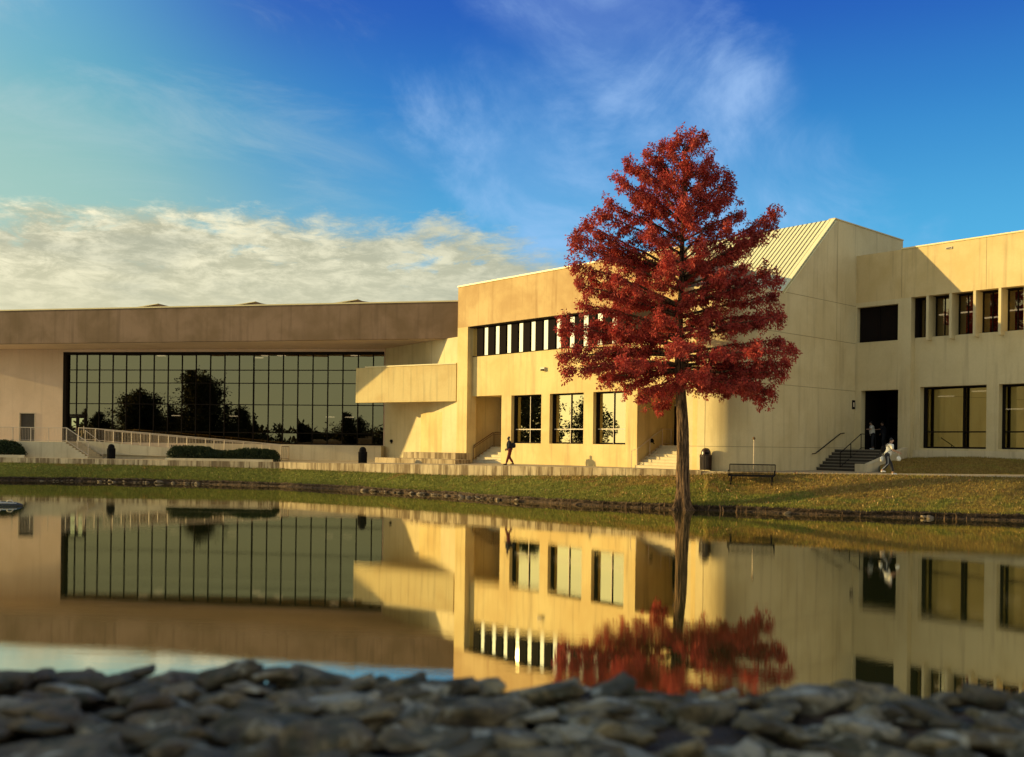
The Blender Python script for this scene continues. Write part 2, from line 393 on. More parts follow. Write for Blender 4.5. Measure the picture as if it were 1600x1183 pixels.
mb.add([(-3000, 60, 1.3), (-78, 66, 1.4), (-80, 129, 1.6), (-3000, 129, 1.6)], [(0, 1, 2, 3)])
struct(mb.build('far_ground', M['grass']))
mb = MB()
mb.add([(-3000, -3000, 2.5), (3000, -3000, 2.5), (3000, -12, 2.5), (-3000, -12, 2.5)], [(0, 1, 2, 3)])
xs = [-3000, -200, -60, -20, -6, -2, 0, 2, 6, 20, 60, 200, 3000]
prof = [(-12, 2.5), (-3, 2.66), (.2, 2.66), (1.32, 2.66), (1.9, 2.3), (4.6, -.1), (7, -1.2)]
for (y0, z0), (y1, z1) in zip(prof, prof[1:]):
    for x0, x1 in zip(xs, xs[1:]): mb.add([(x0, y0, z0), (x1, y0, z0), (x1, y1, z1), (x0, y1, z1)], [(0, 1, 2, 3)])
struct(mb.build('near_bank', M['soil']))
mb = MB(); mb.add([(-600, -2, -1.6), (600, -2, -1.6), (600, 75, -1.6), (-600, 75, -1.6)], [(0, 1, 2, 3)]); struct(mb.build('pond_bed', M['soil']))

# water
m_, t = mat('pond_water'); P = geo(t)
gl = t.new('ShaderNodeBsdfGlossy'); gl.inputs['Roughness'].default_value = .0; t.put(gl.inputs['Color'], (.98, .94, .80, 1))
df = t.new('ShaderNodeBsdfDiffuse'); t.put(df.inputs['Color'], (.035, .04, .012, 1))
b1 = t.noise(t.scale(P, (.5, 2.2, 1)), 1.5, 3, .5); b2 = t.noise(t.scale(P, (1.6, 5, 1)), 7.0, 3, .55); patch = t.ss(t.noise(t.scale(P, (.08, .3, 1)), 1, 3, .5), .42, .62, .35, 1.0)
hh = t.m('MULTIPLY', t.m('ADD', t.m('MULTIPLY', b1, .6), t.m('MULTIPLY', b2, .38)), patch)
bp = t.new('ShaderNodeBump'); bp.inputs['Strength'].default_value = .016; bp.inputs['Distance'].default_value = .05; t.l.new(hh, bp.inputs['Height'])
t.l.new(bp.outputs[0], gl.inputs['Normal'])
fr = t.new('ShaderNodeFresnel'); fr.inputs['IOR'].default_value = 1.33
mx = t.new('ShaderNodeMixShader'); t.put(mx.inputs[0], t.m('ADD', .64, t.m('MULTIPLY', fr.outputs[0], .36), clamp=True))
t.l.new(df.outputs[0], mx.inputs[1]); t.l.new(gl.outputs[0], mx.inputs[2]); finish(t, mx.outputs[0])
mb = MB(); mb.add([(-600, 3, 0), (600, 3, 0), (600, 75, 0), (-600, 75, 0)], [(0, 1, 2, 3)]); struct(mb.build('pond_water', m_))

# ================================================================== BUILDINGS
def window(parent, P, t0, t1, z0, z1, d, vs, hs, fw=.06, gm='glass', fm='frame', dep=.12, out_=.05, jitter=0, lining=0, turn=0):
    """frame with mullions at fractions vs / hs, panes as one sub-part"""
    f = MB()
    tv = [t0] + [t0 + (t1 - t0) * k for k in vs] + [t1]; zv = [z0] + [z0 + (z1 - z0) * k for k in hs] + [z1]
    for i, t_ in enumerate(tv):
        w_ = fw if 0 < i < len(tv) - 1 else fw * 1.4
        a_ = t_ - w_ / 2 if 0 < i < len(tv) - 1 else (t_ if i == 0 else t_ - w_)
        f.box(P, a_, a_ + w_, d - dep / 2, d + out_, z0, z1)
    for j, z_ in enumerate(zv):
        w_ = fw if 0 < j < len(zv) - 1 else fw * 1.4
        a_ = z_ - w_ / 2 if 0 < j < len(zv) - 1 else (z_ if j == 0 else z_ - w_)
        f.box(P, t0 + .003, t1 - .003, d - dep / 2 + .003, d + out_ - .012, a_ + .002, a_ + w_ - .002)
    o = f.build('window', M[fm], parent)
    if lining:
        f = MB(); f.box(P, t0 + .003, t0 + .03, d + out_ + .003, d + lining, z0 + .02, z1 - .002); f.box(P, t0 + .031, t1 - .003, d + out_ + .003, d + lining, z1 - .04, z1 - .003); f.build('dark_lining', M[fm], o)  # dark strip added so the glass mirrors a black band beside it
    g = MB()
    for i in range(len(tv) - 1):
        for j in range(len(zv) - 1):
            a, b = random.gauss(0, jitter), random.gauss(0, jitter)
            tu = turn * (tv[i + 1] - tv[i])
            q = [(tv[i], zv[j], -a - b - tu), (tv[i + 1], zv[j], a - b), (tv[i + 1], zv[j + 1], a + b), (tv[i], zv[j + 1], -a + b - tu)]
            g.add([P.p(t_, d + e_, z_) for t_, z_, e_ in q], [(0, 1, 2, 3)])
    g.build('pane', M[gm], o)
    return o
def coping(P, t0, t1, z, d0=-.5, d1=.06, h=.09):
    mb = MB(); mb.box(P, t0, t1, d0, d1, z, z + h); return mb

# ---- glass hall (left)
hall = thing('event_hall', 'long low hall with brown overhanging parapet and a wide dark gridded glass front', 'building', tuple(LW.p(0, 0, 1.8)))
tl, tr = LF.t(-160), LF.t(713)
z_top, z_sof = 12.90, 10.35
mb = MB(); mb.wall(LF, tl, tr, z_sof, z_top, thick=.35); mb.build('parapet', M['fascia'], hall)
mb = coping(LF, tl, tr, z_top); mb.build('coping', M['coping'], hall)
# sawtooth roof monitors peeping over the parapet
for px in (236, 389, 550):
    t0 = LF.t(px); mb = MB()
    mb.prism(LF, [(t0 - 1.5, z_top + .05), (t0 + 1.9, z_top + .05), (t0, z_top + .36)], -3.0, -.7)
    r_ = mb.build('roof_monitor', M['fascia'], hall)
    mb = MB(); mb.prism(LF, [(t0 - 1.9, z_top + .10), (t0, z_top + .37), (t0 + .06, z_top + .42), (t0 - 1.95, z_top + .17)], -3.1, -.6); mb.build('sunlit_edge', M['coping'], r_)  # pale plate on the left slope only, painting in its sunlit edge
gt0, gt1 = LW.t(98, 620), LW.t(601, 620); zg0, zg1 = 2.80, 10.12
wl = LW.t(-170)
dt0, dt1, dz1 = LW.t(30, 665), LW.t(55, 665), LW.z(42, 645)
mb = MB(); mb.wall(LW, wl, gt1, 1.2, z_sof, [(gt0, gt1 - .06, zg0, zg1), (dt0, dt1, 2.80, dz1)], .5); mb.build('wall', M['pink'], hall)
# soffit, roof, back and end walls
A0, A1 = LF.p(tl, -.3, 0), LF.p(tr - .02, -.3, 0); B0, B1 = LW.p(wl, -18, 0), LW.p(gt1 + 6, -18, 0)
mb = MB(); q = [LF.p(tl, -.36, 0), LF.p(tr - .05, -.36, 0), LW.p(gt1 + 5.3, -1.2, 0), LW.p(gt1, -.2, 0), LW.p(wl, -.2, 0)]
mb.slab([(v.x, v.y) for v in q], z_sof + .012, z_sof + .2); mb.build('soffit', M['pink'], hall)
mb = MB(); q = [LF.p(tl, -.4, 0), LF.p(tr - .1, -.4, 0), LW.p(gt1 + 6, -18, 0), LW.p(wl, -18, 0)]
mb.slab([(v.x, v.y) for v in q], z_top - .5, z_top - .3); mb.build('roof', M['roofing'], hall)
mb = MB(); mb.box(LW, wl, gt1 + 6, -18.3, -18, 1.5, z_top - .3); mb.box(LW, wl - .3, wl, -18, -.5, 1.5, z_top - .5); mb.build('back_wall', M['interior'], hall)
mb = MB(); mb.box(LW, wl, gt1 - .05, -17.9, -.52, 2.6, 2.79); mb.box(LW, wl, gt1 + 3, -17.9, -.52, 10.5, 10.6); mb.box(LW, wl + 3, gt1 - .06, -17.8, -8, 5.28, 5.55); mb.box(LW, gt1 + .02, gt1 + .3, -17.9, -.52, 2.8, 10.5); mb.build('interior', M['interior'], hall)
# curtain wall: mullion positions read off the photograph
mpx = [x / 3.6975 for x in (430, 490, 562, 640, 718, 798, 878, 960, 1041, 1122, 1205, 1288, 1372, 1455)] + [350 + x / 3.6975 for x in (163, 248, 333, 418, 505, 592, 679, 767, 855)]
vs = [(LW.t(x, 620) - gt0) / (gt1 - .06 - gt0) for x in mpx]
hz = [LW.z(350, y) for y in (675.5, 632, 598.5, 578)]; hs = [(z - zg0) / (zg1 - zg0) for z in hz]
cw = window(hall, LW, gt0, gt1 - .06, zg0, zg1, -.30, vs, hs, .075, 'glass', 'frame', jitter=.0016)
cw.name = 'curtain_wall'
mb = MB(); mb.box(LW, gt0, gt0 + .28, -.36, -.02, zg0, zg1); mb.box(LW, gt0 + .285, gt1 - .07, -.30, -.03, zg1 - .20, zg1 - .005); mb.build('frame_surround', M['frame'], hall)
# glazed double door in the first bays
d0, d1 = LW.t(107, 670), LW.t(131, 670)
for a_, b_ in ((d0, (d0 + d1) / 2 - .01), ((d0 + d1) / 2 + .01, d1)):
    f = MB(); w_ = b_ - a_
    for q in ((a_, a_ + .12, 2.8, 4.88), (b_ - .12, b_, 2.8, 4.88), (a_ + .121, b_ - .121, 2.8, 3.05), (a_ + .121, b_ - .121, 4.72, 4.88), (a_ + .121, b_ - .121, 3.75, 3.9)):
        f.box(LW, q[0], q[1], -.24, -.16, q[2], q[3])
    dr = f.build('door', M['frame'], hall); g = MB(); g.box(LW, a_ + .12, b_ - .12, -.215, -.205, 3.05, 4.72); g.build('pane', M['glass2'], dr)
    f = MB(); f.tube([LW.p(b_ - .06, -.10, 3.5), LW.p(b_ - .06, -.10, 4.1)], .02, 6); f.build('handle', M['rail'], dr)
f = MB(); f.box(LW, d0 - .02, d1 + .02, -.235, -.10, 4.90, 5.05); f.build('door_header', M['frame'], hall)
# plain service door on the left
f = MB(); f.box(LW, dt0 + .06, dt1 - .06, -.22, -.15, 2.8, dz1 - .06); dr = f.build('door', M['stepdark'], hall)
f = MB(); f.box(LW, dt0, dt0 + .058, -.24, .03, 2.8, dz1); f.box(LW, dt1 - .058, dt1, -.24, .03, 2.8, dz1); f.box(LW, dt0 + .06, dt1 - .06, -.24, .025, dz1 - .058, dz1 - .002); f.build('frame', M['palemullion'], dr)
f = MB(); f.tube([LW.p(dt1 - .18, -.10, 3.8), LW.p(dt1 - .3, -.10, 3.8)], .03, 6); f.build('handle', M['rail'], dr)
# lamps seen through the glass
for i, (px, y) in enumerate([(228, 553), (252, 551), (405, 553), (527, 552), (555, 550), (275, 643), (365, 644), (415, 553), (516, 645), (546, 645), (440, 550)]):
    Pq = LW.off(-5 - (i % 3) * 2.0); q = Pq.t(px, y); z_ = Pq.z(px, y)
    z_ = 10.42 if y < 600 else 5.2
    if y > 600: Pq = LW.off(-9); q = Pq.t(px, y)
    f = MB(); f.box(Pq, q - .35, q + .35, -.15, .15, z_, z_ + .07)
    f.build('ceiling_lamp', M['glow'], hall)

# right return wall of the hall between the glass and the classroom wing, bridge and lit block
c0 = LW.p(gt1, 0, 0)
kn = thing('link_block', 'tan recessed link wall between the glass hall and the yellow wing', 'building', (c0.x, c0.y, ZT))
class PL2(Plane):
    def __init__(s, a, b): s.A = a; s.e = (b - a).normalized(); s.n = Vector((s.e.y, -s.e.x))
cC = CF.A.copy()
LK = PL2(Vector((c0.x, c0.y)) + Vector((.02, .02)), cC + Vector((-.05, .25)))
LKlen = (cC - Vector((c0.x, c0.y))).length - .1
mb = MB(); mb.wall(LK, .0, LKlen, 1.2, z_sof + .004, thick=.4); mb.build('wall', M['stucco_grey'], kn)
lt = LK.t(657, 690)
cB = Plane((657, 21.62), (713, 22.72))
mb = MB(); b0, b1 = cB.t(657), cB.t(712.5)
mb.box(cB, b0, b1, -1.2, 0, 1.2, cB.z(657, 645)); mb.build('lower_block', M['stucco'], kn, bevel=.02)
# bridge beam
bt = {}
BP = Plane((557, 21.3), (713, 22.88)); b0, b1 = BP.t(556, 600), BP.t(712.6, 600)
zb1, zb0 = BP.z(713, 564.5), BP.z(713, 624.4); zc1, zc0 = BP.z(580, 578.5), BP.z(557, 632)
mb = MB(); mb.box(BP, b0, b1, -.45, 0, (zb0 + zc0) / 2, (zb1 + zc1) / 2); mb.build('canopy_beam', M['stucco'], kn, bevel=.015)
zb = (zb1 + zc1) / 2; mb = coping(BP, b0 + .9, b1, zb, -.5, .05, .08); mb.build('coping', M['coping'], kn)
mb = MB(); q0, q1 = BP.p(b0, -.45, 0), BP.p(b1, -.45, 0); q2 = LK.p(LKlen, .02, 0); q3 = LK.p(.2, .1, 0)
mb.slab([(q0.x, q0.y), (q1.x, q1.y), (q2.x, q2.y), (q3.x, q3.y)], (zb0 + zc0) / 2 + .3, (zb0 + zc0) / 2 + .6); mb.build('canopy_slab', M['stucco'], kn)
# small wall fitting
q = LK.t(613, 690); f = MB(); f.lathe(LK.p(q, .09, LK.z(613, 693)), [(.02, .3), (.09, .28), (.12, .12), (.05, .1), (.05, 0)], 12)
tag(f.build('wall_lamp', M['black'], None, loc=LK.p(q, .09, 3.0)), 'small black bell shaped lamp on the shaded link wall beside the glass front', 'lamp')

# ---- classroom wing (centre)
wing = thing('classroom_wing', 'sunlit yellow two storey wing with a slatted ribbon window', 'building', tuple(CF.p(0, 0, ZT)))
zr, zs1, zs0, zw1, zw0, zp = 13.7, 10.93, 8.92, 6.2, 3.12, 6.25
c_end = CF.t(1062)
mb = MB(); mb.wall(CF, 0, c_end, zs1, zr, thick=.45); mb.build('parapet', M['stucco_up'], wing)
mb = coping(CF, -.03, c_end, zr); mb.build('coping', M['coping'], wing)
tp = CF.t(730, 600)
mb = MB(); mb.box(CF, 0, tp, -.8, 0, 1.5, zs1 - .002); mb.build('pillar', M['stucco'], wing)
tB = lambda px, py=620: CW.t(px, py)
holes = [(tp + .0, tB(783, 680), 1.4, zp)]
wins = [(799, 846), (859, 912), (927, 978)]
for a_, b_ in wins: holes.append((tB(a_), tB(b_), zw0, zw1))
holes.append((tB(995, 700), tB(1075, 700), 1.4, 6.3))
mb = MB(); mb.wall(CW, tp + .002, tB(1090), 1.5, zs0, holes, .75); mb.build('wall', M['stucco'], wing)
for a_, b_ in wins:
    t0, t1 = tB(a_), tB(b_)
    wv = window(wing, CW, t0, t1, zw0, zw1, -.42, [.52], [.29], .07, 'glass2', 'frame', lining=.16)
    f = MB(); f.box(CW, t0 + .1, t1 - .05, -.365, -.34, zw0 + (zw1 - zw0) * .29 - .03, zw0 + (zw1 - zw0) * .29 + .03)
    f.box(CW, t0 + (t1 - t0) * .52 - .035, t0 + (t1 - t0) * .52 + .005, -.365, -.345, zw0 + .05, zw1 - .05); f.build('bead', M['palemullion'], wv)
# ribbon window: dark fins between panes
r0, r1 = CW.t(732.5, 530), CW.t(965, 510)
step = (CW.t(809.5, 530) - CW.t(738.5, 530)) / 4 * 1.0
f = MB(); g = MB(); x = CW.t(738.5, 530)
rib = MB(); rib.box(CW, r0, r1, -.2, .30, zs1 - .07, zs1 - .004); rib.box(CW, r0, r1, -.2, .02, zs0 + .003, zs0 + .05)
fr_ = rib.build('ribbon_window', M['frame'], wing)
f = MB(); f.box(CW, r0, x, -.2, .10, zs0 + .05, zs1 - .07); k = 0
while x < r1 - .3:
    f.box(CW, x + step * .44, x + step, -.2, .04, zs0 + .05, zs1 - .07); x += step
f.build('fin', M['void'], fr_)
g.box(CW, r0, r1, -.06, -.04, zs0 + .05, zs1 - .07); g.build('pane', M['glass3'], fr_)
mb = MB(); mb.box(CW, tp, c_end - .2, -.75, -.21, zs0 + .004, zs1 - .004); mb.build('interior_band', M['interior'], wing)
# body behind, rooms
mb = MB(); mb.box(CW, .3, c_end, -14, -.76, zs1 - .02, zr - .4); mb.build('roof', M['roofing'], wing)
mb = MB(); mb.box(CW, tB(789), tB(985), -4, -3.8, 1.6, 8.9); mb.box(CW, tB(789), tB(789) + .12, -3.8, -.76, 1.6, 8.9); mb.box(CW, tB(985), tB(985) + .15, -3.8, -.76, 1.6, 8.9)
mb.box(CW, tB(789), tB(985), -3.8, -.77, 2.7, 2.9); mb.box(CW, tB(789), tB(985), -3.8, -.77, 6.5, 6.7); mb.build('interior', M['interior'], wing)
mb = MB(); mb.box(CF, -.002, .35, -14, -.81, 1.5, zs1 - .03); mb.build('side_wall', M['stucco'], wing)
# porch 1: back wall, ceiling
pa, pb = tp + .0, tB(783, 680)
mb = MB(); mb.box(CW, pa, pb + 1.4, -3.3, -3.0, 1.5, 6.3); mb.box(CW, pb + .02, pb + 1.4, -2.99, -.76, 1.5, 6.3); mb.box(CW, pa, pb + 1.4, -2.99, -.78, 6.26, 6.6); mb.build('porch_wall', M['stucco'], wing)
# porch 2: shaded flank, back wall with door
qa, qb = tB(995, 700), tB(1075, 700); DEP = 3.4
mb = MB(); mb.box(CW, qa - .35, qa - .003, -DEP, -.76, 1.5, 6.3); mb.box(CW, qa - .35, qb, -DEP - .3, -DEP, 1.5, 6.3); mb.box(CW, qa - .3, qb, -DEP + .01, -.77, 6.304, 6.6); mb.build('porch_wall', M['stucco'], wing)
Pd = CW.off(-DEP); a_, b_ = Pd.t(1041, 660), Pd.t(1060, 660)
f = MB(); f.box(Pd, a_ + .05, b_, .02, .08, 3.1, Pd.z(1048, 635)); dr = f.build('door', M['void'], wing)
f = MB(); f.box(Pd, a_ - .03, a_ + .045, .005, .11, 3.1, Pd.z(1048, 634) + .06); f.box(Pd, a_ + .05, b_, .005, .11, Pd.z(1048, 635) + .005, Pd.z(1048, 634) + .06); f.build('frame', M['palemullion'], dr)
f = MB(); f.tube([Pd.p(a_ + .14, .09, 4.05), Pd.p(a_ + .14, .16, 4.05), Pd.p(a_ + .26, .16, 4.05)], .02, 6); f.build('handle', M['rail'], dr)

def steps(P, t0, t1, d_front, n, tread, z0, z1, mt, parent, t0b=None, nose=None):
    mb = MB(); rise = (z1 - z0) / n
    for i in range(n):
        ins = .0 if t0b is None else (t0b - t0) * i / n
        mb.box(P, t0 + ins, t1, d_front - tread * (n + 2), d_front - tread * i, z0 + rise * i - (.0 if i else .2), z0 + rise * (i + 1) - (.02 if i < n else 0))
        mb.box(P, t0 + ins - .005, t1 + .002, d_front - tread * (i + 1) - .02, d_front - tread * i + .025, z0 + rise * (i + 1) - .019, z0 + rise * (i + 1))
    o = mb.build('steps', mt, parent)
    if nose:
        mb = MB()
        for i in range(n): mb.box(P, t0 + .03, t1 - .03, d_front - tread * i + .001, d_front - tread * i + .032, z0 + rise * (i + 1) - .055, z0 + rise * (i + 1) + .004)
        mb.build('nosing', nose, o)
    return o
def railing(parent, pts, posts_every=1.2, hgt=1.0, r=.03, mt='rail', bal=.13, base_gap=.1, two=False, rb=.009):
    """top rail along pts (foot line), posts and balusters"""
    tr_ = MB(); pts = [Vector(p) for p in pts]; up = Vector((0, 0, hgt))
    tr_.tube([p + up for p in pts], r, 6); tr_.tube([p + Vector((0, 0, base_gap)) for p in pts], r * .7, 6)
    if two: tr_.tube([p + Vector((0, 0, hgt - .14)) for p in pts], r * .7, 6)
    rr = tr_.build('railing', M[mt], parent)
    ps = []
    for a_, b_ in zip(pts, pts[1:]):
        L = (b_ - a_).length; n = max(1, round(L / posts_every))
        ps += [a_.lerp(b_, i / n) for i in range(n)]
        if bal:
            m2 = MB(); nb = int(L / bal)
            for i in range(1, nb): q = a_.lerp(b_, i / nb); m2.tube([q + Vector((0, 0, base_gap)), q + up], rb, 4, False)
            m2.build('balusters', M[mt], rr)
    ps.append(pts[-1])
    for q in ps: m2 = MB(); m2.tube([q, q + up], r * .95, 6); m2.build('post', M[mt], rr)
    return rr
st1 = thing('porch_stairs', 'short concrete stairs with bronze rail in the shaded porch left of the walking figure', 'stairs', tuple(CW.p(pa, 0, ZT)))
steps(CW, pa + .02, pb - .01, -.1, 6, .30, ZT, 2.85, M['paleconc'], st1)
mb = MB(); mb.box(CW, pa + .02, pb - .01, -2.98, -1.9, 2.6, 2.86); mb.build('landing', M['paleconc'], st1)
q0, q1 = pa + .10, -.1
railing(st1, [CW.p(q0, -.1, ZT + .1), CW.p(q0, -1.85, 2.85)], 1.8, 1.0, .03, 'railbronze', .14, .1, True)
railing(st1, [CW.p(q0 + .02, -1.95, 2.86), CW.p(pb + 1.0, -1.95, 2.86)], 1.8, 1.0, .03, 'railbronze', .11, .1, True, .012)
st2 = thing('porch_stairs', 'concrete stairs rising to a black door behind the red tree trunk', 'stairs', tuple(CW.p(qa, 0, ZT)))
steps(CW, qa + .02, qb - .1, .15, 8, .30, ZT, 3.1, M['paleconc'], st2)
mb = MB(); mb.box(CW, qa + .02, qb - .1, -DEP + .02, -2.2, 2.6, 3.102); mb.build('landing', M['paleconc'], st2)
railing(st2, [CW.p(qa + .12, .10, ZT + .1), CW.p(qa + .12, -2.1, 3.1), CW.p(qa + .12, -2.9, 3.1)], 1.3, .95, .025, 'rail', 0, .1)
m2 = MB(); m2.tube([CW.p(qa - .12, .3, ZT), CW.p(qa - .12, .3, ZT + .95), CW.p(qa + .1, .2, ZT + 1.05)], .02, 6); m2.build('rail_end', M['rail'], st2)
m2 = MB(); m2.tube([CW.p(qb - .25, .3, ZT), CW.p(qb - .25, .3, ZT + .95), CW.p(qb - .25, -.1, ZT + 1.1)], .02, 6); m2.build('rail_end', M['rail'], st2)
# floodlight and fittings
t_ = CW.t(850, 577); z_ = CW.z(850, 579); f = MB(); f.box(CW, t_ - .2, t_ + .2, 0, .16, z_, z_ + .2); fl = f.build('wall_light', M['palemullion'], None, loc=CW.p(t_, 0, z_), bevel=.02)
tag(fl, 'pale boxy wall light on the yellow wall below the ribbon window', 'light')
f = MB(); f.box(CW, t_ - .12, t_ + .17, .161, .19, z_ - .03, z_ + .08); f.build('lens', M['black'], fl)
Pq = Plane.__new__(Plane); Pq.A = Vector(CW.p(qa, -.5, 0).xy); Pq.e = -CW.n; Pq.n = CW.e
f = MB(); q = Pq.t(1018 - 14, 684); q = .7; f.lathe(Pq.p(q, .1, 3.25), [(.04, 0), (.1, .02), (.12, .1), (.08, .2), (.02, .24)], 12); f.tube([Pq.p(q, .1, 3.3), Pq.p(q + .15, .15, 3.18)], .025, 6)
tag(f.build('wall_lamp', M['black'], None, loc=Pq.p(q, .1, 3.25)), 'small dark lamp on the flank wall beside the stair rail near the tree trunk', 'lamp')

# ---- stair tower with rounded corner and metal roof
tow = thing('stair_tower', 'tall tan tower with a rounded corner and sloping ribbed metal roof', 'building', tuple(TG.p(0, 0, ZT)))
ze = TG.z(1223, 455.5); zrg = TG.z(1305, 342.5); tE, tR, tM = TG.t(1223, 455), TG.t(1305, 342), TG.t(1411, 374)
# lit front and rounded corner in plan
rad = 1.7; cc = TG.A; P0 = cc - TF.e * rad; P1 = cc + TG.e * rad
ctr = P0 - TF.n * rad if True else None
pts = []
for i in range(13):                          # rounded corner as a quadratic curve
    k = i / 12; pts.append(P0 * (1 - k) ** 2 + cc * 2 * k * (1 - k) + P1 * k * k)
front0 = TF.A + TF.e * 0 
plan = [Vector((front0.x, front0.y))] + pts
body = MB()
inner = []
n = len(plan)
for i in range(n - 1):
    a_, b_ = plan[i], plan[i + 1]; body.add([(a_.x, a_.y, 1.5), (b_.x, b_.y, 1.5), (b_.x, b_.y, ze), (a_.x, a_.y, ze)], [(0, 1, 2, 3)])
o = body.build('front_wall', M['stucco_grey'], tow)
bmx = bmesh.new(); bmx.from_mesh(o.data); bmesh.ops.remove_doubles(bmx, verts=bmx.verts, dist=.001); bmx.to_mesh(o.data); bmx.free()
for p in o.data.polygons: p.use_smooth = True
tin = TG.t(1336.5)
mb = MB(); mb.prism(TG, [(rad, 1.5), (tin, 1.5), (tM, 1.5), (tM, zrg), (tR, zrg), (tE, ze), (rad, ze)], -.35, 0); mb.build('gable_wall', M['stucco_grey'], tow)
# metal roof: from eave line to ridge line, running left along the facade direction
e3 = Vector((TF.e.x, TF.e.y, 0)); LEN = 10.5
E = TG.p(tE, .03, ze); Rg = TG.p(tR, .03, zrg)
up_ = (Rg - E); nrm = up_.cross(-e3).normalized()
if nrm.z < 0: nrm = -nrm
mb = MB(); q = [E, Rg, Rg - e3 * LEN, E - e3 * LEN]; mb.hexa([v - nrm * .15 for v in q], [v + nrm * .02 for v in q]); roof = mb.build('metal_roof', M['roofmetal'], tow)
mb = MB(); k = .30
while k < LEN:
    a_, b_ = E - e3 * k, Rg - e3 * k; w_ = e3 * .013
    mb.hexa([a_ - w_, a_ + w_, b_ + w_, b_ - w_], [v + nrm * .055 for v in (a_ - w_, a_ + w_, b_ + w_, b_ - w_)]); k += .305
mb.build('seam', plain('seam_shadow_metal', (.26, .22, .10), .5, 0), roof)
mb = MB()
for (a_, b_) in ((E, Rg),):
    s_ = -e3 * .32; mb.hexa([a_ + s_ - nrm * .1, a_ - nrm * .1, b_ - nrm * .1, b_ + s_ - nrm * .1], [a_ + s_ + nrm * .05, a_ + nrm * .05, b_ + nrm * .05, b_ + s_ + nrm * .05])
mb.build('verge_trim', M['roofmetal'], roof)
mb = MB(); mb.box(TG, tR - .05, tM + .03, -.4, .04, zrg + .002, zrg + .07); mb.build('coping', M['stucco_grey'], tow)
mb = MB(); qa_ = [TG.p(tE, -.36, 0), TG.p(tM, -.36, 0), TG.p(tM, -LEN, 0), TG.p(tE, -LEN, 0)]
# flat roofs and back walls
f0 = Vector((front0.x, front0.y)); q = [f0 + Vector((.02, .05)), P0 + Vector((0, .05)), cc + TG.e * .8 - TG.n * .5, P1 - TG.n * .06, TG.A + TG.e * tE - TG.n * .36, TG.A + TG.e * tE - TG.n * LEN]
mb.slab([(v.x, v.y) for v in q], ze - .3, ze - .05); mb.build('flat_roof', M['roofing'], tow)
mb = MB(); mb.box(TG, tR, tM, -LEN, -.4, zrg - .3, zrg - .05); mb.box(TG, tM - .3, tM, -LEN, -.4, 1.5, zrg - .31); mb.build('rear_mass', M['stucco_grey'], tow)
gro = MB()
for z_ in (ze, 9.36, 6.5, 3.08):
    gro.box(TG, rad, tin - .0, -.002, .006, z_ - .012, z_ + .012)
for px in (1305,): t_ = TG.t(px); gro.box(TG, t_ - .01, t_ + .01, -.002, .005, 9.4, zrg - .1)
for i in range(n - 1):
    a_, b_ = plan[i], plan[i + 1]; e_ = (b_ - a_).normalized(); nn = Vector((e_.y, -e_.x)) * .006
    for z_ in (3.08, 6.5, 9.36): gro.add([(a_.x + nn.x, a_.y + nn.y, z_ - .012), (b_.x + nn.x, b_.y + nn.y, z_ - .012), (b_.x + nn.x, b_.y + nn.y, z_ + .012), (a_.x + nn.x, a_.y + nn.y, z_ + .012)], [(0, 1, 2, 3)])
v = P0 + TF.n * .008; gro.add([(v.x, v.y, 1.8), (v.x + TF.e.x * .025, v.y + TF.e.y * .025, 1.8), (v.x + TF.e.x * .025, v.y + TF.e.y * .025, ze), (v.x, v.y, ze)], [(0, 1, 2, 3)])
gro.build('control_joints', plain('joint_shadow', (.28, .22, .12), .9), tow)

# ---- entrance wing (right)
ent = thing('entrance_wing', 'right hand wing with dark recessed entrance and fins between upper windows', 'building', tuple(RF.p(0, 0, ZT)))
zt, zb_, zs_, zl1, zl0 = 14.64, 11.80, 9.50, 6.65, 3.12
tz = RF.t(1800); tpl = RF.t(1422, 600)
h1 = (RF.t(1339, 505), RF.t(1403, 505), 9.40, 11.52); h2 = (RF.t(1345, 650), RF.t(1403, 650), 1.4, 6.52)
mb = MB(); mb.wall(RF, 0, tpl, 1.5, zb_ - .002, [h1, h2], .5); mb.build('entry_wall', M['stucco_grey'], ent)
mb = MB(); mb.wall(RF, 0, tz, zb_, zt, [], .5); mb.build('parapet', M['stucco_right'], ent)
mb = coping(RF, RF.t(1409, 388), tz, zt, -.5, .05, .08); mb.build('coping', M['coping'], ent)
tR_ = lambda px, py=650: RW.t(px, py)
wn = [(1437, 1541), (1560, 1664), (1686, 1800)]
mb = MB(); mb.wall(RW, tpl + .002, tz, 2.2, zs_, [(tR_(a_), tR_(b_), zl0, zl1) for a_, b_ in wn], .9); mb.build('wall', M['stucco_grey'], ent)
mb = MB(); mb.box(RW, tpl + .003, tz, .002, .10, 2.0, zl0 - .12)
pl_ = mb.build('plinth', M['paleconc'], ent)
for a_, b_ in wn: window(ent, RW, tR_(a_), tR_(b_), zl0, zl1, -.66, [.60 if a_ < 1500 else .5], [.27], .075, 'glass2', 'frame', lining=.16, turn=.15)
# recessed upper windows and fins
g0, g1 = tpl + .002, tz
wpx = [1449, 1485, 1522.5, 1562, 1602, 1644]
tf = [RF.t(x, 470) for x in wpx]; tf += [tf[-1] + (tf[-1] - tf[-2]) * i for i in range(1, 4)]
prev = g0
for i, t_ in enumerate(tf):
    if t_ < tz:
        f = MB(); f.box(RF, t_ - .07, t_ + .07, -.95, -.004, zs_ - .22, zb_ - .004); f.build('fin', M['stucco_grey'], ent)
    window(ent, RW, prev, min(t_ - .07, tz), zs_ + .002, zb_ - .006, -.46, [.45], [], .05, 'glass', 'frame'); prev = t_ + .07
    if t_ > tz: break
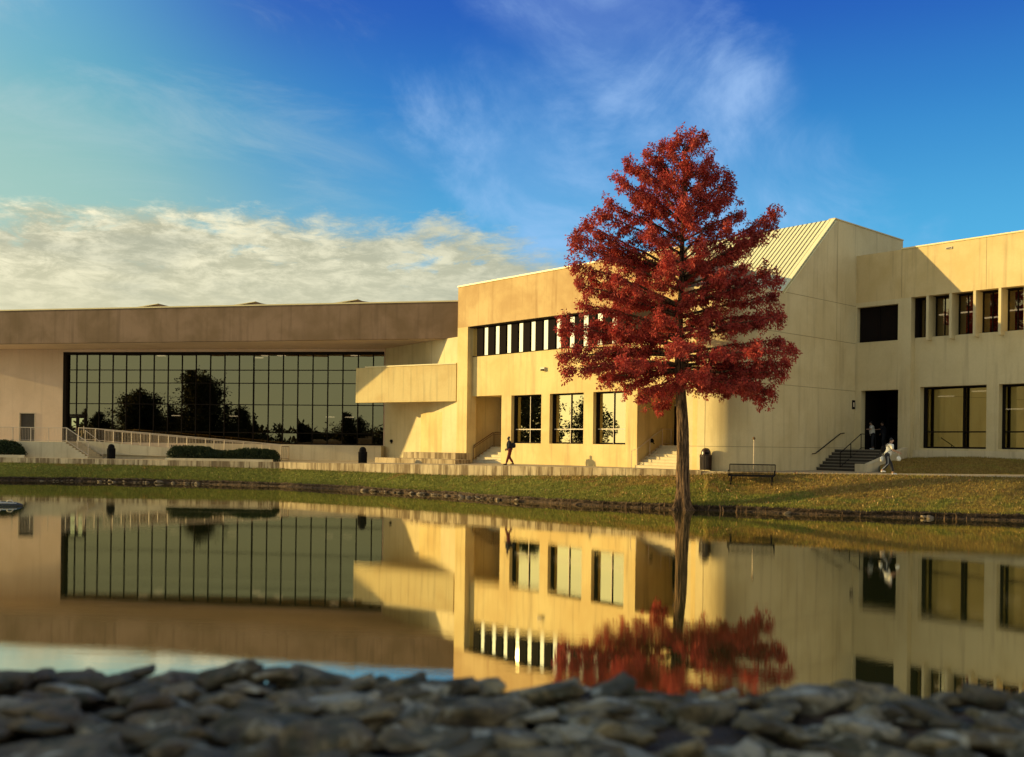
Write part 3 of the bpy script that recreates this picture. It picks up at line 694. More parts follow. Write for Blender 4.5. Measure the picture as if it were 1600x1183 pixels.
# interiors
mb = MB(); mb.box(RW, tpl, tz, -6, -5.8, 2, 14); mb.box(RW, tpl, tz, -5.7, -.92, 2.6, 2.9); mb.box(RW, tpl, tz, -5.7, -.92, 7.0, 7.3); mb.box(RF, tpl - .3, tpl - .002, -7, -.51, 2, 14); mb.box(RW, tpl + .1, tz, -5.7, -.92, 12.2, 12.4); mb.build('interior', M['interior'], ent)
mb = MB(); mb.box(RF, .1, tz, -14, -.52, zt - .6, zt - .4); mb.box(RF, .1, tz, -14.3, -14, 1.5, zt - .6); mb.build('roof', M['roofing'], ent)
for px, y in ((1468, 493), (1507, 489), (1548, 497), (1590, 485), (1478, 620), (1532, 612), (1585, 640)):
    Pq = RW.off(-3.2); t_ = Pq.t(px, y); z_ = min(Pq.z(px, y), 12.1) if y < 560 else min(Pq.z(px, y), 6.85)
    f = MB(); f.box(Pq, t_ - .45, t_ + .45, -.12, .12, z_, z_ + .06); f.build('ceiling_lamp', M['glow'], ent)
mb = MB(); mb.box(RF, h1[0], h1[1], -.42, -.36, h1[2], h1[3]); mb.box(RF, (h1[0] + h1[1]) / 2 - .03, (h1[0] + h1[1]) / 2 + .03, -.355, -.30, h1[2], h1[3]); mb.build('dark_window', M['void'], ent)
# entry recess
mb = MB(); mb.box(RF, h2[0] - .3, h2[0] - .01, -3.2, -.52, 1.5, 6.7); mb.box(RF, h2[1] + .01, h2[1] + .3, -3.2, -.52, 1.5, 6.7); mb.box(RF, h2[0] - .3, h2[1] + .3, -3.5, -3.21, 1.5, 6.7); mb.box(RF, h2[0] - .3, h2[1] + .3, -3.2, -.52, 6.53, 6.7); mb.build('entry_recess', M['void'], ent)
mb = MB(); mb.box(RF, h2[0], h2[1], -3.2, -.5, 2.7, 3.0); mb.build('entry_floor', M['stepdark'], ent)
for a_, b_ in ((h2[0] + .1, (h2[0] + h2[1]) / 2 - .02), ((h2[0] + h2[1]) / 2 + .02, h2[1] - .1)):
    f = MB(); f.box(RF, a_, b_, -3.15, -3.08, 3.01, 5.2); dr = f.build('door', M['black'], ent); f = MB(); f.box(RF, a_ + .12, b_ - .12, -3.075, -3.06, 3.9, 5.0); f.build('pane', M['glass'], dr)
# building sign by the door, vent on the parapet
Tq = TG; t_ = TG.t(1340.5 - 6, 632); f = MB(); t_ = tin - .28
f.box(TG, t_ - .2, t_ + .12, .004, .035, 5.42, 5.95); sg = f.build('wall_sign', M['black'], None, loc=TG.p(t_, 0, 5.4)); tag(sg, 'small dark plaque on the wall beside the dark entrance', 'sign')
f = MB(); f.box(TG, t_ - .12, t_ + .04, .036, .045, 5.55, 5.82); f.build('plaque_panel', M['palemullion'], sg)
t_ = RF.t(1483, 388); z_ = RF.z(1483, 389.5); f = MB(); f.box(RF, t_ - .18, t_ + .18, .003, .05, z_, z_ + .13); vt = f.build('wall_vent', M['palemullion'], ent)
f = MB(); f.box(RF, t_ - .14, t_ + .14, .051, .056, z_ + .03, z_ + .08); f.build('slot', M['black'], vt)
f = MB()
for px in (1541, 1409): t_ = RF.t(px, 430); f.box(RF, t_ - .008, t_ + .008, -.003, .005, zb_ + .05, zt - .02)
f.build('control_joints', plain('joint_shadow_warm', (.28, .2, .1), .9), ent)

# entrance stairs
st3 = thing('entrance_stairs', 'dark wide entrance steps with concrete cheek wall below the dark doorway', 'stairs', tuple(RF.p(h2[0], 0, ZT)))
dfr = TG.t(1335) - TG.t(1276); zf = 1.80; w0 = .02; w1 = h2[1] + .25
mb = MB(); mb.box(RF, w0, w1, 0.002, dfr - 7 * .33, 1.6, 3.0); mb.build('landing', M['stepdark'], st3)
steps(RF, w0, w1, dfr, 7, .33, zf, 3.0, M['stepdark'], st3, nose=plain('pale_nosing', (.22, .19, .14), .8))  # paler strip along each tread edge so the steps show
mb = MB(); mb.hexa([RF.p(w1 + .003, dfr + .35, 1.6), RF.p(w1 + .35, dfr + .35, 1.6), RF.p(w1 + .35, .003, 1.6), RF.p(w1 + .003, .003, 1.6)], [RF.p(w1 + .003, dfr + .35, 2.15), RF.p(w1 + .35, dfr + .35, 2.15), RF.p(w1 + .35, .003, 3.15), RF.p(w1 + .003, .003, 3.15)])
mb.box(RF, w1 - .35, w1 + .36, dfr + .02, dfr + .42, 1.6, 2.22); mb.build('cheek_wall', M['paleconc'], st3)
railing(st3, [RF.p((w0 + w1) / 2, dfr, zf + .1), RF.p((w0 + w1) / 2, dfr - 7 * .33, 3.0), RF.p((w0 + w1) / 2, .3, 3.0)], 1.4, .9, .025, 'black', 0)
hr = MB(); ta, tb_ = TG.t(1267, 709), TG.t(1317, 677); za, zz = TG.z(1267, 709), TG.z(1317, 677)
ta2, tb2 = TG.t(1272, 708), TG.t(1311, 678)
hr.tube([TG.p(ta, .09, za), TG.p(ta2, .10, za + .02), TG.p(tb2, .10, zz - .03), TG.p(tb_, .09, zz)], .028, 6)
hro = tag(hr.build('wall_handrail', M['black'], None, loc=TG.p(ta, .09, za)), 'thin dark handrail fixed on the tan tower wall left of the entrance steps', 'handrail')
for k in (.15, .5, .9): m2 = MB(); q = TG.p(ta2 + (tb2 - ta2) * k, .1, za + (zz - za) * k - .02); q2 = TG.p(ta2 + (tb2 - ta2) * k, 0, za + (zz - za) * k - .08); m2.tube([q, q2], .015, 5); m2.build('bracket', M['black'], hro)

# ---- hall landing, steps, ramp, planters
LB = Plane((0, 20.75), (455, 21.4)); ZL = 1.60; LB2 = LB
lst = thing('landing_stairs', 'raised pale landing with side steps and pink rails left of the glass front', 'stairs', tuple(LB.p(LB.t(60), 0, ZL)))
ta, tb_, te = LB.t(22, 700), LB.t(103, 690), LB.t(137, 715)
mb = MB(); mb.box(LB, ta - 14, tb_, -2.2, 0, 1.4, 2.80); mb.box(LB, ta - 14, tb_ - .5, -11, -2.21, 1.4, 2.795); mb.build('landing', M['paleconc'], lst)
mb = MB(); n_ = 7
for i in range(n_):
    a_ = tb_ + (te - tb_) * i / n_; b_ = tb_ + (te - tb_) * (i + 1) / n_
    mb.box(LB, a_ + .001, b_, -2.2, 0, 1.4, 2.80 - (2.80 - ZL) * (i + 1) / (n_ + 1))
mb.build('steps', M['paleconc'], lst)
railing(lst, [LB.p(ta - 3, -.08, 2.8), LB.p(tb_, -.08, 2.8)], 1.35, 1.05, .03, 'rail', .12)
railing(lst, [LB.p(tb_, -.08, 2.8), LB.p(te, -.08, ZL + .12)], 1.0, 1.05, .035, 'rail', .11)
railing(lst, [LB.p(tb_ + .3, -2.15, 2.75), LB.p(te, -2.15, ZL + .12)], 1.2, .95, .025, 'rail', 0)
rmp = thing('access_ramp', 'long sloping concrete ramp with pink baluster railing below the glass front', 'ramp', tuple(LB.p(LB.t(300), 0, ZL)))
ra, rb = LB.t(148, 700), LB.t(440, 720); PR = Plane((148, 20.2), (440, 20.75)); ra2 = PR.t(150, 695); rb2 = PR.t(440, 720)
mb = MB(); mb.prism(PR, [(ra2, 1.4), (rb2, 1.4), (rb2, 1.66), (ra2, 2.76)], -1.6, 0); mb.box(PR, ra2 - 1.5, ra2 - .003, -6, 0, 1.4, 2.78); mb.prism(PR, [(ra2 - 2.3, 1.4), (ra2 - 1.51, 1.4), (ra2 - 1.51, 2.77)], -1.6, 0); mb.build('ramp_body', M['paleconc'], rmp)
mb = MB(); mb.prism(PR, [(ra2 - 1.5, 1.9), (ra2, 1.9), (rb2 - .3, 1.6), (rb2, 1.6), (rb2, 1.80), (ra2, 2.86), (ra2 - 1.5, 2.92)], .003, .2); mb.build('curb', M['paleconc'], rmp)
railing(rmp, [PR.p(ra2 - 1.4, .1, 2.92), PR.p(ra2, .1, 2.86), PR.p(rb2, .1, 1.80)], 1.5, .98, .035, 'rail', .12)
railing(rmp, [PR.p(ra2 - .2, -1.5, 2.78), PR.p(rb2, -1.5, 1.68)], 1.6, .95, .03, 'rail', .12)
railing(rmp, [PR.p(rb2 + .02, .1, 1.66), PR.p(rb2 + .6, .1, 1.66)], .6, 1.0, .025, 'railbronze', .13)
# low wall right of the ramp under the glass, bleacher steps
mb = MB(); P_ = LW; mb.box(P_, LW.t(300), gt1 + .05, .003, 1.0, 1.6, 2.78); lw = mb.build('plinth', M['paleconc'], hall)
tri = thing('terrace_steps', 'two low stained concrete steps at the foot of the sunlit link block', 'steps', tuple(xy(650, 24.2)) + (1.7,))
Q = Plane((585, 22.6), (708, 24.6)); mb = MB(); mb.box(Q, Q.t(586, 718), Q.t(711, 718), -1.4, 0, 1.5, 2.02); mb.build('step', M['concrete'], tri)
Q2 = Q.off(-1.4); mb = MB(); mb.box(Q2, Q2.t(630, 710), Q2.t(711.5, 710), -1.4, 0, 1.5, 2.42); mb.build('step', M['concrete'], tri)

# terrace retaining wall
tw = MB(); E2 = [(px, s, z) for px, s, z in EDGE[:-1]] + [(1096, 30.35, 1.6)]
E2 = sorted([e for e in E2 if e[0] < 1096] + [(1096, 30.35, 1.6)])
top0 = [xy(a_, b_) for a_, b_, _ in E2]; top1 = [xy(a_, b_ * .985) for a_, b_, _ in E2]
for i in range(len(E2) - 1):
    a_, b_ = top0[i], top0[i + 1]; c_, d_ = top1[i + 1], top1[i]; za_, zb2 = zt_(E2[i][0]) + .01, zt_(E2[i + 1][0]) + .01
    tw.hexa([(a_.x, a_.y, .9), (b_.x, b_.y, .9), (c_.x, c_.y, .9), (d_.x, d_.y, .9)], [(a_.x, a_.y, za_), (b_.x, b_.y, zb2), (c_.x, c_.y, zb2), (d_.x, d_.y, za_)])
rw = thing('retaining_wall', 'low stained concrete retaining wall along the top of the lawn', 'wall', tuple(xy(600, 27)) + (1.2,))
tw.build('wall', M['concrete'], rw)
jo = MB()
for i in range(len(E2) - 1):
    a_, b_ = top0[i], top0[i + 1]; L = (b_ - a_).length; n_ = max(1, int(L / 1.9)); e_ = (b_ - a_).normalized(); nn = Vector((e_.y, -e_.x)) * .004
    for j in range(n_):
        q = a_ + e_ * (L * (j + .5) / n_) + nn; jo.add([(q.x, q.y, 1.0), (q.x + e_.x * .025, q.y + e_.y * .025, 1.0), (q.x + e_.x * .025, q.y + e_.y * .025, zt_(E2[i][0])), (q.x, q.y, zt_(E2[i][0]))], [(0, 1, 2, 3)])
jo.build('joints', plain('joint_dark', (.13, .1, .06), .9), rw)
led = MB(); Q = Plane((1096, 30.3), (1172, 30.9)); led.box(Q, 0, Q.t(1172), -.4, 0, 1.2, 1.80); tag(led.build('concrete_ledge', M['concrete'], None, loc=Q.p(0, 0, 1.5), bevel=.02), 'low concrete ledge under the trash bin behind the bench', 'ledge')
pc = thing('planter_curb', 'low pale curb around the long dark hedge', 'curb', tuple(xy(340, 21.9)) + (1.6,))
Q = Plane((256, 21.75), (426, 22.1)); mb = MB(); mb.box(Q, Q.t(258), Q.t(426), -.15, 0, 1.58, 1.75); mb.box(Q, Q.t(258), Q.t(258) + .15, -1.3, -.151, 1.58, 1.75); mb.build('curb', M['paleconc'], pc)
pc2 = thing('planter_curb', 'low pale curb around the bush at the far left', 'curb', tuple(xy(0, 21.2)) + (1.6,))
Q = Plane((-80, 21.1), (38, 21.25)); mb = MB(); mb.box(Q, Q.t(-80), Q.t(38), -.15, 0, 1.58, 1.8); mb.build('curb', M['paleconc'], pc2)

# ================================================================== VEGETATION
def leaf_mat(name, c1, c2, c3, trans=.35):
    m_, t = mat(name); P = geo(t); oi = t.new('ShaderNodeNewGeometry').outputs['Random Per Island']
    n = t.noise(P, 1.7, 4, .65); cc = t.mix(t.ss(n, .38, .62), c1, c2); cc = t.mix(t.m('MULTIPLY', oi, .6), cc, c3)
    p = principled(t, cc, .65, 0, None, spec=.25); tl_ = t.new('ShaderNodeBsdfTranslucent'); t.put(tl_.inputs['Color'], cc)
    mx = t.new('ShaderNodeMixShader'); mx.inputs[0].default_value = trans; t.l.new(p, mx.inputs[1]); t.l.new(tl_.outputs[0], mx.inputs[2]); finish(t, mx.outputs[0]); return m_
M['redleaf'] = leaf_mat('red_cypress_foliage', (.15, .009, .009, 1), (.44, .036, .032, 1), (.62, .13, .08, 1), .30)
M['hedge'] = leaf_mat('dark_hedge_leaf', (.012, .022, .008, 1), (.022, .035, .012, 1), (.06, .08, .03, 1), .15)
M['greenleaf'] = leaf_mat('far_tree_leaf', (.02, .025, .008, 1), (.035, .035, .010, 1), (.07, .06, .02, 1), .2)
m_, t = mat('bark'); P = geo(t); n = t.noise(t.scale(P, (9, 9, 1.1)), 1.3, 7, .7, .3); n2 = t.noise(P, 14, 5, .7)
finish(t, principled(t, t.mix(t.ss(n, .38, .62), (.014, .008, .005, 1), (.21, .125, .065, 1)), .95, 0, t.m('ADD', n, t.m('MULTIPLY', n2, .3)), 1.0, .09, .2)); M['bark'] = m_

def leaflets(cent, n_each, spread, size, droop=.5, rng=None, out=None):
    """small thin quads around each centre; returns verts, faces"""
    rng = rng or np.random
    C = np.repeat(cent, n_each, 0); N = len(C)
    off = rng.normal(0, 1, (N, 3)); off *= (rng.random((N, 1)) ** .4 / np.maximum(1e-6, np.linalg.norm(off, axis=1, keepdims=True))) * spread
    base = C + off
    d = off / spread + rng.normal(0, .55, (N, 3)); d[:, 2] -= droop
    d /= np.linalg.norm(d, axis=1, keepdims=True)
    s_ = np.cross(d, rng.normal(0, 1, (N, 3))); s_ /= np.linalg.norm(s_, axis=1, keepdims=True)
    L = (size * (.6 + .8 * rng.random((N, 1)))); W = L * (.16 + .12 * rng.random((N, 1)))
    V = np.empty((N, 4, 3)); V[:, 0] = base; V[:, 1] = base + d * L * .5 + s_ * W; V[:, 2] = base + d * L; V[:, 3] = base + d * L * .5 - s_ * W
    return V.reshape(-1, 3), np.arange(N * 4).reshape(-1, 4)

ST = 32.55
tree = thing('bald_cypress_tree', 'tall conical tree with rusty red foliage standing at the water edge', 'tree', (xy(1065, ST).x, xy(1065, ST).y, 0))
def tw3(px, py, dy=0): q = at(px, py, ST); return Vector((q.x * (1 + dy / q.y), q.y + dy, q.z))
axis = [(1066, 803, .62), (1066, 792, .42), (1066, 780, .35), (1067, 760, .31), (1067, 730, .295), (1067, 690, .28), (1066, 655, .26), (1064, 620, .235), (1062, 580, .225), (1061, 540, .185), (1062, 500, .16), (1064, 460, .14), (1065, 420, .12), (1066, 380, .10), (1067, 330, .08), (1068, 280, .06), (1069, 240, .04), (1070, 212, .015)]
A3 = [(tw3(px, py), r) for px, py, r in axis]
def trunk_at(z):
    for (a_, ra_), (b_, rb_) in zip(A3, A3[1:]):
        if a_.z <= z <= b_.z: k = (z - a_.z) / (b_.z - a_.z); return a_.lerp(b_, k), ra_ + (rb_ - ra_) * k
    return (A3[-1][0], .015) if z > A3[-1][0].z else (A3[0][0], .6)
mb = MB(); NS = 40; zs = list(np.arange(-.3, 5.2, .12)) + list(np.arange(5.2, A3[-1][0].z, .35)); o0 = 0
for z_ in zs:
    c_, r_ = trunk_at(max(z_, A3[0][0].z + .01))
    for k in range(NS):
        a_ = 2 * math.pi * k / NS
        fl = max(0, 1 - z_ / 1.6) ** 2
        lob = 1 + .30 * fl * math.cos(5 * a_ + .7) + .16 * fl * math.cos(3 * a_ + 2) + .05 * math.sin(11 * a_ + z_ * .4) + .10 * noise.noise(Vector((math.cos(a_) * 4.5, math.sin(a_) * 4.5, z_ * 1.1)))
        mb.v.append(Vector((c_.x + math.cos(a_) * r_ * lob, c_.y + math.sin(a_) * r_ * lob, z_)))
for i in range(len(zs) - 1):
    for k in range(NS): k2 = (k + 1) % NS; mb.f.append([i * NS + k, i * NS + k2, (i + 1) * NS + k2, (i + 1) * NS + k])
mb.build('trunk', M['bark'], tree, smooth=True)
rng = np.random.RandomState(11); random.seed(5)
# (tip px, tip py, drop of the branch root below the tip in px)
tips = [(1062, 210, 30), (1086, 209, 40), (1036, 216, 50), (1008, 226, 60), (980, 248, 60), (1106, 240, 45), (1098, 222, 45), (1048, 232, 30), (1120, 262, 40), (996, 262, 50), (1030, 250, 40),
        (966, 288, 60), (948, 318, 60), (936, 338, 60), (1140, 276, 55), (1144, 300, 45), (1128, 318, 40), (1158, 338, 40), (1000, 300, 45),
        (1213, 324, 100), (1205, 348, 90), (1188, 372, 70), (898, 362, 80), (896, 384, 70), (912, 348, 80), (930, 372, 60), (1165, 385, 50), (960, 392, 50),
        (896, 418, 60), (903, 446, 50), (925, 430, 50), (1200, 418, 50), (1218, 440, 40), (1210, 456, 40), (950, 452, 40), (1170, 440, 40),
        (906, 478, 40), (884, 500, 40), (874, 512, 30), (930, 500, 30), (1212, 486, 30), (1220, 498, 20), (1190, 505, 25), (960, 520, 25),
        (874, 556, 0), (880, 582, -10), (896, 545, 10), (920, 570, 0), (1243, 552, 15), (1232, 566, 5), (1222, 535, 20), (1225, 585, -5), (1208, 612, -25), (1185, 600, -15), (1160, 604, -20),
        (940, 590, -10), (975, 606, -25), (1000, 622, -35), (1030, 636, -40), (1110, 608, -25), (1135, 612, -25), (1200, 575, 0), (1045, 610, -20), (1195, 622, -35)]
branches = []
for px, py, dr in tips:
    dyy = random.uniform(-1.3, 1.3); tip = tw3(px, py, dyy)
    root, rr_ = trunk_at(tw3(1065, py + dr).z); branches.append((root, tip, rr_))
# silhouette half widths (px left, px right) by height, for branches towards and away from the viewer
SIL = [(205, 10, 20), (240, 60, 40), (290, 90, 65), (340, 110, 80), (380, 150, 115), (440, 160, 140), (500, 170, 150), (560, 180, 165), (600, 150, 140), (640, 50, 90)]
for i in range(62):
    k = (i + .5) / 62; py = 225 + 395 * k ** .85; a_ = i * 2.39996
    wl_, wr_ = lerp_tab(SIL, py); ca, sa = math.cos(a_), math.sin(a_)
    if abs(ca) > .93: continue
    w_ = (wl_ if ca < 0 else wr_) / ST; rad_ = w_ * random.uniform(.62, .98)
    if 470 < py < 540 and sa < 0: rad_ *= .55
    c_ = tw3(1065, py); tip = c_ + Vector((ca * rad_, sa * rad_, random.uniform(-.2, .3)))
    dr = 70 - 90 * k; root, rr_ = trunk_at(max(c_.z - dr / ST, 4.7)); branches.append((root, tip, rr_))
tb = MB(); cents = []; twig_c = []
for root, tip, rr_ in branches:
    L = (tip - root).length; n_ = max(4, int(L / .35)); d = tip - root; mid = root + d * .5 + Vector((random.uniform(-.1, .1), random.uniform(-.1, .1), .04 * L * random.uniform(.2, 1.8)))
    pts = []
    for i in range(n_ + 1):
        k = i / n_; p = root * (1 - k) ** 2 + mid * 2 * k * (1 - k) + tip * k * k
        p = p + Vector((hn(p.x, p.z, 1.1), hn(p.y, p.z, 1.3), hn(p.x, p.y, 1.7))) * .10 * min(1, 3 * k) * (1 if k < 1 else .3)
        pts.append(p)
    r0 = min(.085, .03 + .012 * L, rr_ * .8)
    tb.tube(pts, [r0 * (1 - .85 * i / n_) for i in range(n_ + 1)], 5)
    dh = Vector((d.x, d.y, 0)); dh = dh.normalized() if dh.length > .01 else Vector((1, 0, 0)); side = Vector((-dh.y, dh.x, 0))
    start = .16 if L > 2.5 else .05; m_n = int(L * (1 - start) / .15)
    for i in range(m_n):
        k = start + (1 - start) * (i + random.random()) / m_n; j = min(int(k * n_), n_ - 1); p = pts[j].lerp(pts[j + 1], k * n_ - j)
        if k < .4 and random.random() < .5: continue
        tl_ = (.28 + .62 * math.sin(math.pi * min(1, (k * .85 + .12)))) * random.uniform(.6, 1.15) * min(1, .45 + L / 5)
        if k > .9: tl_ *= .6
        sg = random.choice((-1, 1)); dd = (side * sg * random.uniform(.5, 1) + dh * random.uniform(.1, .9) + Vector((0, 0, random.uniform(-.55, .35)))).normalized()
        q = p + dd * tl_ + Vector((0, 0, -.10 * tl_)); 
        if random.random() < .5: tb.tube([p, p.lerp(q, .5) + Vector((0, 0, .02)), q], [.014, .010, .004], 3, False)
        nn_ = max(2, int(tl_ / .19))
        for m2 in range(nn_):
            kk = (m2 + .6) / nn_; c_ = p.lerp(q, kk); cents.append((c_.x, c_.y, c_.z - .03))
    for m2 in range(14): cents.append(tuple(tip - d.normalized() * .15 + Vector((random.gauss(0, .17), random.gauss(0, .17), random.gauss(0, .25)))))
tb.build('limbs', M['bark'], tree, smooth=True)
cents = np.array(cents); V, Fc = leaflets(cents, 27, .155, .13, .6, rng)
np_mesh('crown', V, Fc, M['redleaf'], tree)
print('leaves', len(Fc), 'branches', len(branches))

# hedges
def hedge(name, label, P, t0, t1, depth, zb, hf, seed):
    r = np.random.RandomState(seed); n_ = int((t1 - t0) * 700); root = thing(name, label, 'hedge', tuple(P.p((t0 + t1) / 2, -depth / 2, zb)))
    C = []
    while len(C) < n_:
        t_ = r.uniform(t0, t1); d_ = r.uniform(-depth, 0); u_ = (t_ - t0) / (t1 - t0)
        hgt = hf(u_) * (1 - (2 * d_ / depth + 1) ** 4 * .6) * (1 - max(0, abs(2 * u_ - 1) - .93) / .07 * .5) * (1 + .07 * noise.noise(Vector((t_ * 2.2, d_ * 2, seed))))
        z_ = hgt * (1 - r.rand() ** 2.5 * .9); p = P.p(t_, d_, zb + z_); C.append(tuple(p))
    V, Fc = leaflets(np.array(C), 5, .10, .12, -.3, r); np_mesh('leaves', V, Fc, M['hedge'], root)
    s_ = MB(); k = t0 + .3
    while k < t1 - .2:
        s_.tube([P.p(k, -depth / 2, zb), P.p(k + .05, -depth / 2, zb + hf((k - t0) / (t1 - t0)) * .7)], [.04, .015], 5); k += .8
    s_.build('stem', M['bark'], root); return root
Q = Plane((262, 21.55), (432, 21.9))
hedge('hedge', 'long low dark clipped hedge in front of the ramp railing', Q, Q.t(261), Q.t(432), .75, 1.58, lambda u: .93 if u < .30 else .93 - .28 * smooth((u - .3) / .15) + (.16 * smooth((u - .55) / .15) if u < .82 else .16 - .12 * (u - .82) / .18), 3)
Q = Plane((-90, 20.9), (34, 21.1))
hedge('hedge', 'dark clipped bush beside the landing at the far left', Q, Q.t(-90), Q.t(34), .5, 1.62, lambda u: 1.15 if u < .85 else 1.15 - .5 * (u - .85) / .15, 4)

# grass blades and fallen leaves on the banks
def scatter_blades(fn, n_, hmin, hmax, wd, seed):
    r = np.random.RandomState(seed); V = np.empty((n_, 3, 3))
    for i in range(n_):
        q = fn(r); a_ = r.rand() * 6.28; h_ = r.uniform(hmin, hmax); w_ = wd * (.6 + .8 * r.rand()); ln = r.normal(0, .35, 2) * h_
        V[i, 0] = (q.x - math.cos(a_) * w_, q.y - math.sin(a_) * w_, q.z - .01); V[i, 1] = (q.x + math.cos(a_) * w_, q.y + math.sin(a_) * w_, q.z - .01); V[i, 2] = (q.x + ln[0], q.y + ln[1], q.z + h_)
    return V.reshape(-1, 3), np.arange(n_ * 3).reshape(-1, 3)
V, Fc = scatter_blades(lambda r: ground_pt(r.uniform(-60, 1680), r.rand() ** 1.2), 110000, .03, .13, .013, 1)
tag(np_mesh('grass', V, Fc, M['blade']), 'short green and straw coloured grass on the far bank', None, None, 'stuff')
V, Fc = scatter_blades(lambda r: upper_pt(r.uniform(1382, 1680), r.rand()), 16000, .03, .12, .012, 2)
tag(np_mesh('grass', V, Fc, M['blade']), 'patchy grass on the slope below the right windows', None, None, 'stuff')
V, Fc = scatter_blades(lambda r: ground_pt(r.uniform(-60, 1680), 0) + Vector((r.normal(0, .05), r.normal(0, .05), -.05 * r.rand())), 9000, .05, .16, .010, 3)
tag(np_mesh('edge_grass', V, Fc, M['blade']), 'ragged grass fringe hanging over the bank edge', None, None, 'stuff')
m_, t = mat('fallen_leaf'); oi = t.new('ShaderNodeNewGeometry').outputs['Random Per Island']
finish(t, principled(t, t.mix(oi, (.22, .06, .02, 1), (.55, .36, .14, 1)), .8)); M['fallen'] = m_
r = np.random.RandomState(9); C = []
for i in range(3800):
    px = r.normal(1120, 150) if r.rand() < .45 else r.uniform(0, 1600)
    q = ground_pt(max(-40, min(1650, px)), r.rand() ** .8); C.append((q.x, q.y, q.z + .03))
V, Fc = leaflets(np.array(C), 1, .03, .09, .0, r); tag(np_mesh('fallen_leaves', V, Fc, M['fallen']), 'scattered rusty fallen leaves on the far lawn', None, None, 'stuff')

LAND = [(-100, 'below the left landing'), (140, 'below the long ramp'), (262, 'below the long hedge'), (445, 'below the plain pale wall'), (600, 'below the link block'), (713, 'below the walking figure'), (850, 'below the yellow wing windows'), (960, 'just left of the red tree'), (1066, 'just right of the red tree'), (1135, 'below the bench'), (1215, 'below the tan tower wall'), (1270, 'below the entrance steps'), (1400, 'below the right windows'), (1540, 'at the right end of the bank')]
def nth(n): return '%d%s' % (n, 'th' if 10 < n % 100 < 14 else {1: 'st', 2: 'nd', 3: 'rd'}.get(n % 10, 'th'))
def order_labels(items, noun):               # items: (pixel x, object)
    groups = {}
    for px, o in sorted(items, key=lambda q: q[0]):
        w_ = [b for a, b in LAND if px >= a][-1]; groups.setdefault(w_, []).append(o)
    for w_, os_ in groups.items():
        for i, o in enumerate(os_): o['label'] = '%s waterline %s from the left %s' % (nth(i + 1), noun, w_)
# stones, roots knees at the far waterline
def rock_mesh(name, seed, subdiv=2, flat=.6, rough=.35, m=None):
    bm_ = bmesh.new(); bmesh.ops.create_icosphere(bm_, subdivisions=subdiv, radius=.5)
    for v in bm_.verts:
        n_ = noise.noise(v.co * 1.7 + Vector((seed * 7.1, seed * 3.3, 0))) + .4 * noise.noise(v.co * 4.5 + Vector((seed, 0, 0))) + (.15 * noise.noise(v.co * 12 + Vector((seed, 0, 5))) if subdiv > 3 else 0)
        v.co *= 1 + rough * n_; v.co.z *= flat
    me = bpy.data.meshes.new(name); bm_.to_mesh(me); bm_.free(); me.materials.append(m)
    for p in me.polygons: p.use_smooth = subdiv > 2
    return me
m_, t = mat('shore_stone'); P = geo(t); n = t.noise(P, 5, 5, .6); oi = t.new('ShaderNodeObjectInfo').outputs['Random']
finish(t, principled(t, t.mix(t.m('MULTIPLY', t.m('ADD', n, oi), .5), (.03, .02, .013, 1), (.30, .22, .13, 1)), .8, 0, t.noise(P, 25, 4, .7), .5, .02)); M['stone'] = m_
rocks = [rock_mesh('shore_stone', i, 2, .6, .5, M['stone']) for i in range(6)]
random.seed(21); its = []
for i in range(66):
    px = random.uniform(20, 1600) if i > 56 else random.choice((random.uniform(80, 330), random.uniform(560, 820)))
    q = ground_pt(px, 0); o = bpy.data.objects.new('shore_stone', rocks[i % 6]); col.objects.link(o)
    s_ = random.uniform(.10, .30) if random.random() < .8 else random.uniform(.3, .45); rad_ = q.xy.normalized()
    o.location = (q.x - rad_.x * .16, q.y - rad_.y * .16, random.uniform(0, .10)); o.scale = (s_ * random.uniform(1, 1.6), s_, s_ * random.uniform(.7, 1.1)); o.rotation_euler = (random.uniform(-.3, .3), random.uniform(-.3, .3), random.uniform(0, 6.3))
    tag(o, 'small weathered stone lying at the foot of the far earth bank', 'stone', 'stones along the far waterline'); its.append((px, o))
order_labels(its, 'stone')
def knee_mesh(seed):
    mb = MB(); random.seed(seed); b = []
    for i in range(5):
        k = i / 4; b.append(((hn(seed, k, 2) * .12, hn(k, seed, 2) * .12, k * 1.0), .20 * (1 - k) ** .8 + .055))
    mb.tube([x[0] for x in b] + [(b[-1][0][0], b[-1][0][1], 1.05)], [x[1] for x in b] + [.02], 8)
    me = bpy.data.meshes.new('cypress_knee'); me.from_pydata(mb.v, [], mb.f); me.materials.append(M['bark']); return me
knees = [knee_mesh(i + 1) for i in range(5)]; random.seed(31); its = []
for i in range(64):
    px = random.gauss(1065, 75) if i < 34 else random.uniform(880, 1600)
    q = ground_pt(px, 0); rad_ = q.xy.normalized(); o = bpy.data.objects.new('cypress_knee', knees[i % 5]); col.objects.link(o)
    h_ = random.uniform(.14, .36) if i < 34 else random.uniform(.08, .24); off = random.uniform(.05, .42)
    o.location = (q.x - rad_.x * off, q.y - rad_.y * off, -.05); o.scale = (h_ * random.uniform(.5, .8), h_ * random.uniform(.5, .8), h_ + .05); o.rotation_euler = (random.uniform(-.2, .2), random.uniform(-.2, .2), random.uniform(0, 6.3))
    tag(o, 'short woody root knee sticking up at the waterline near the red tree', 'root knee', 'root knees along the bank'); its.append((px, o))
order_labels(its, 'root knee')

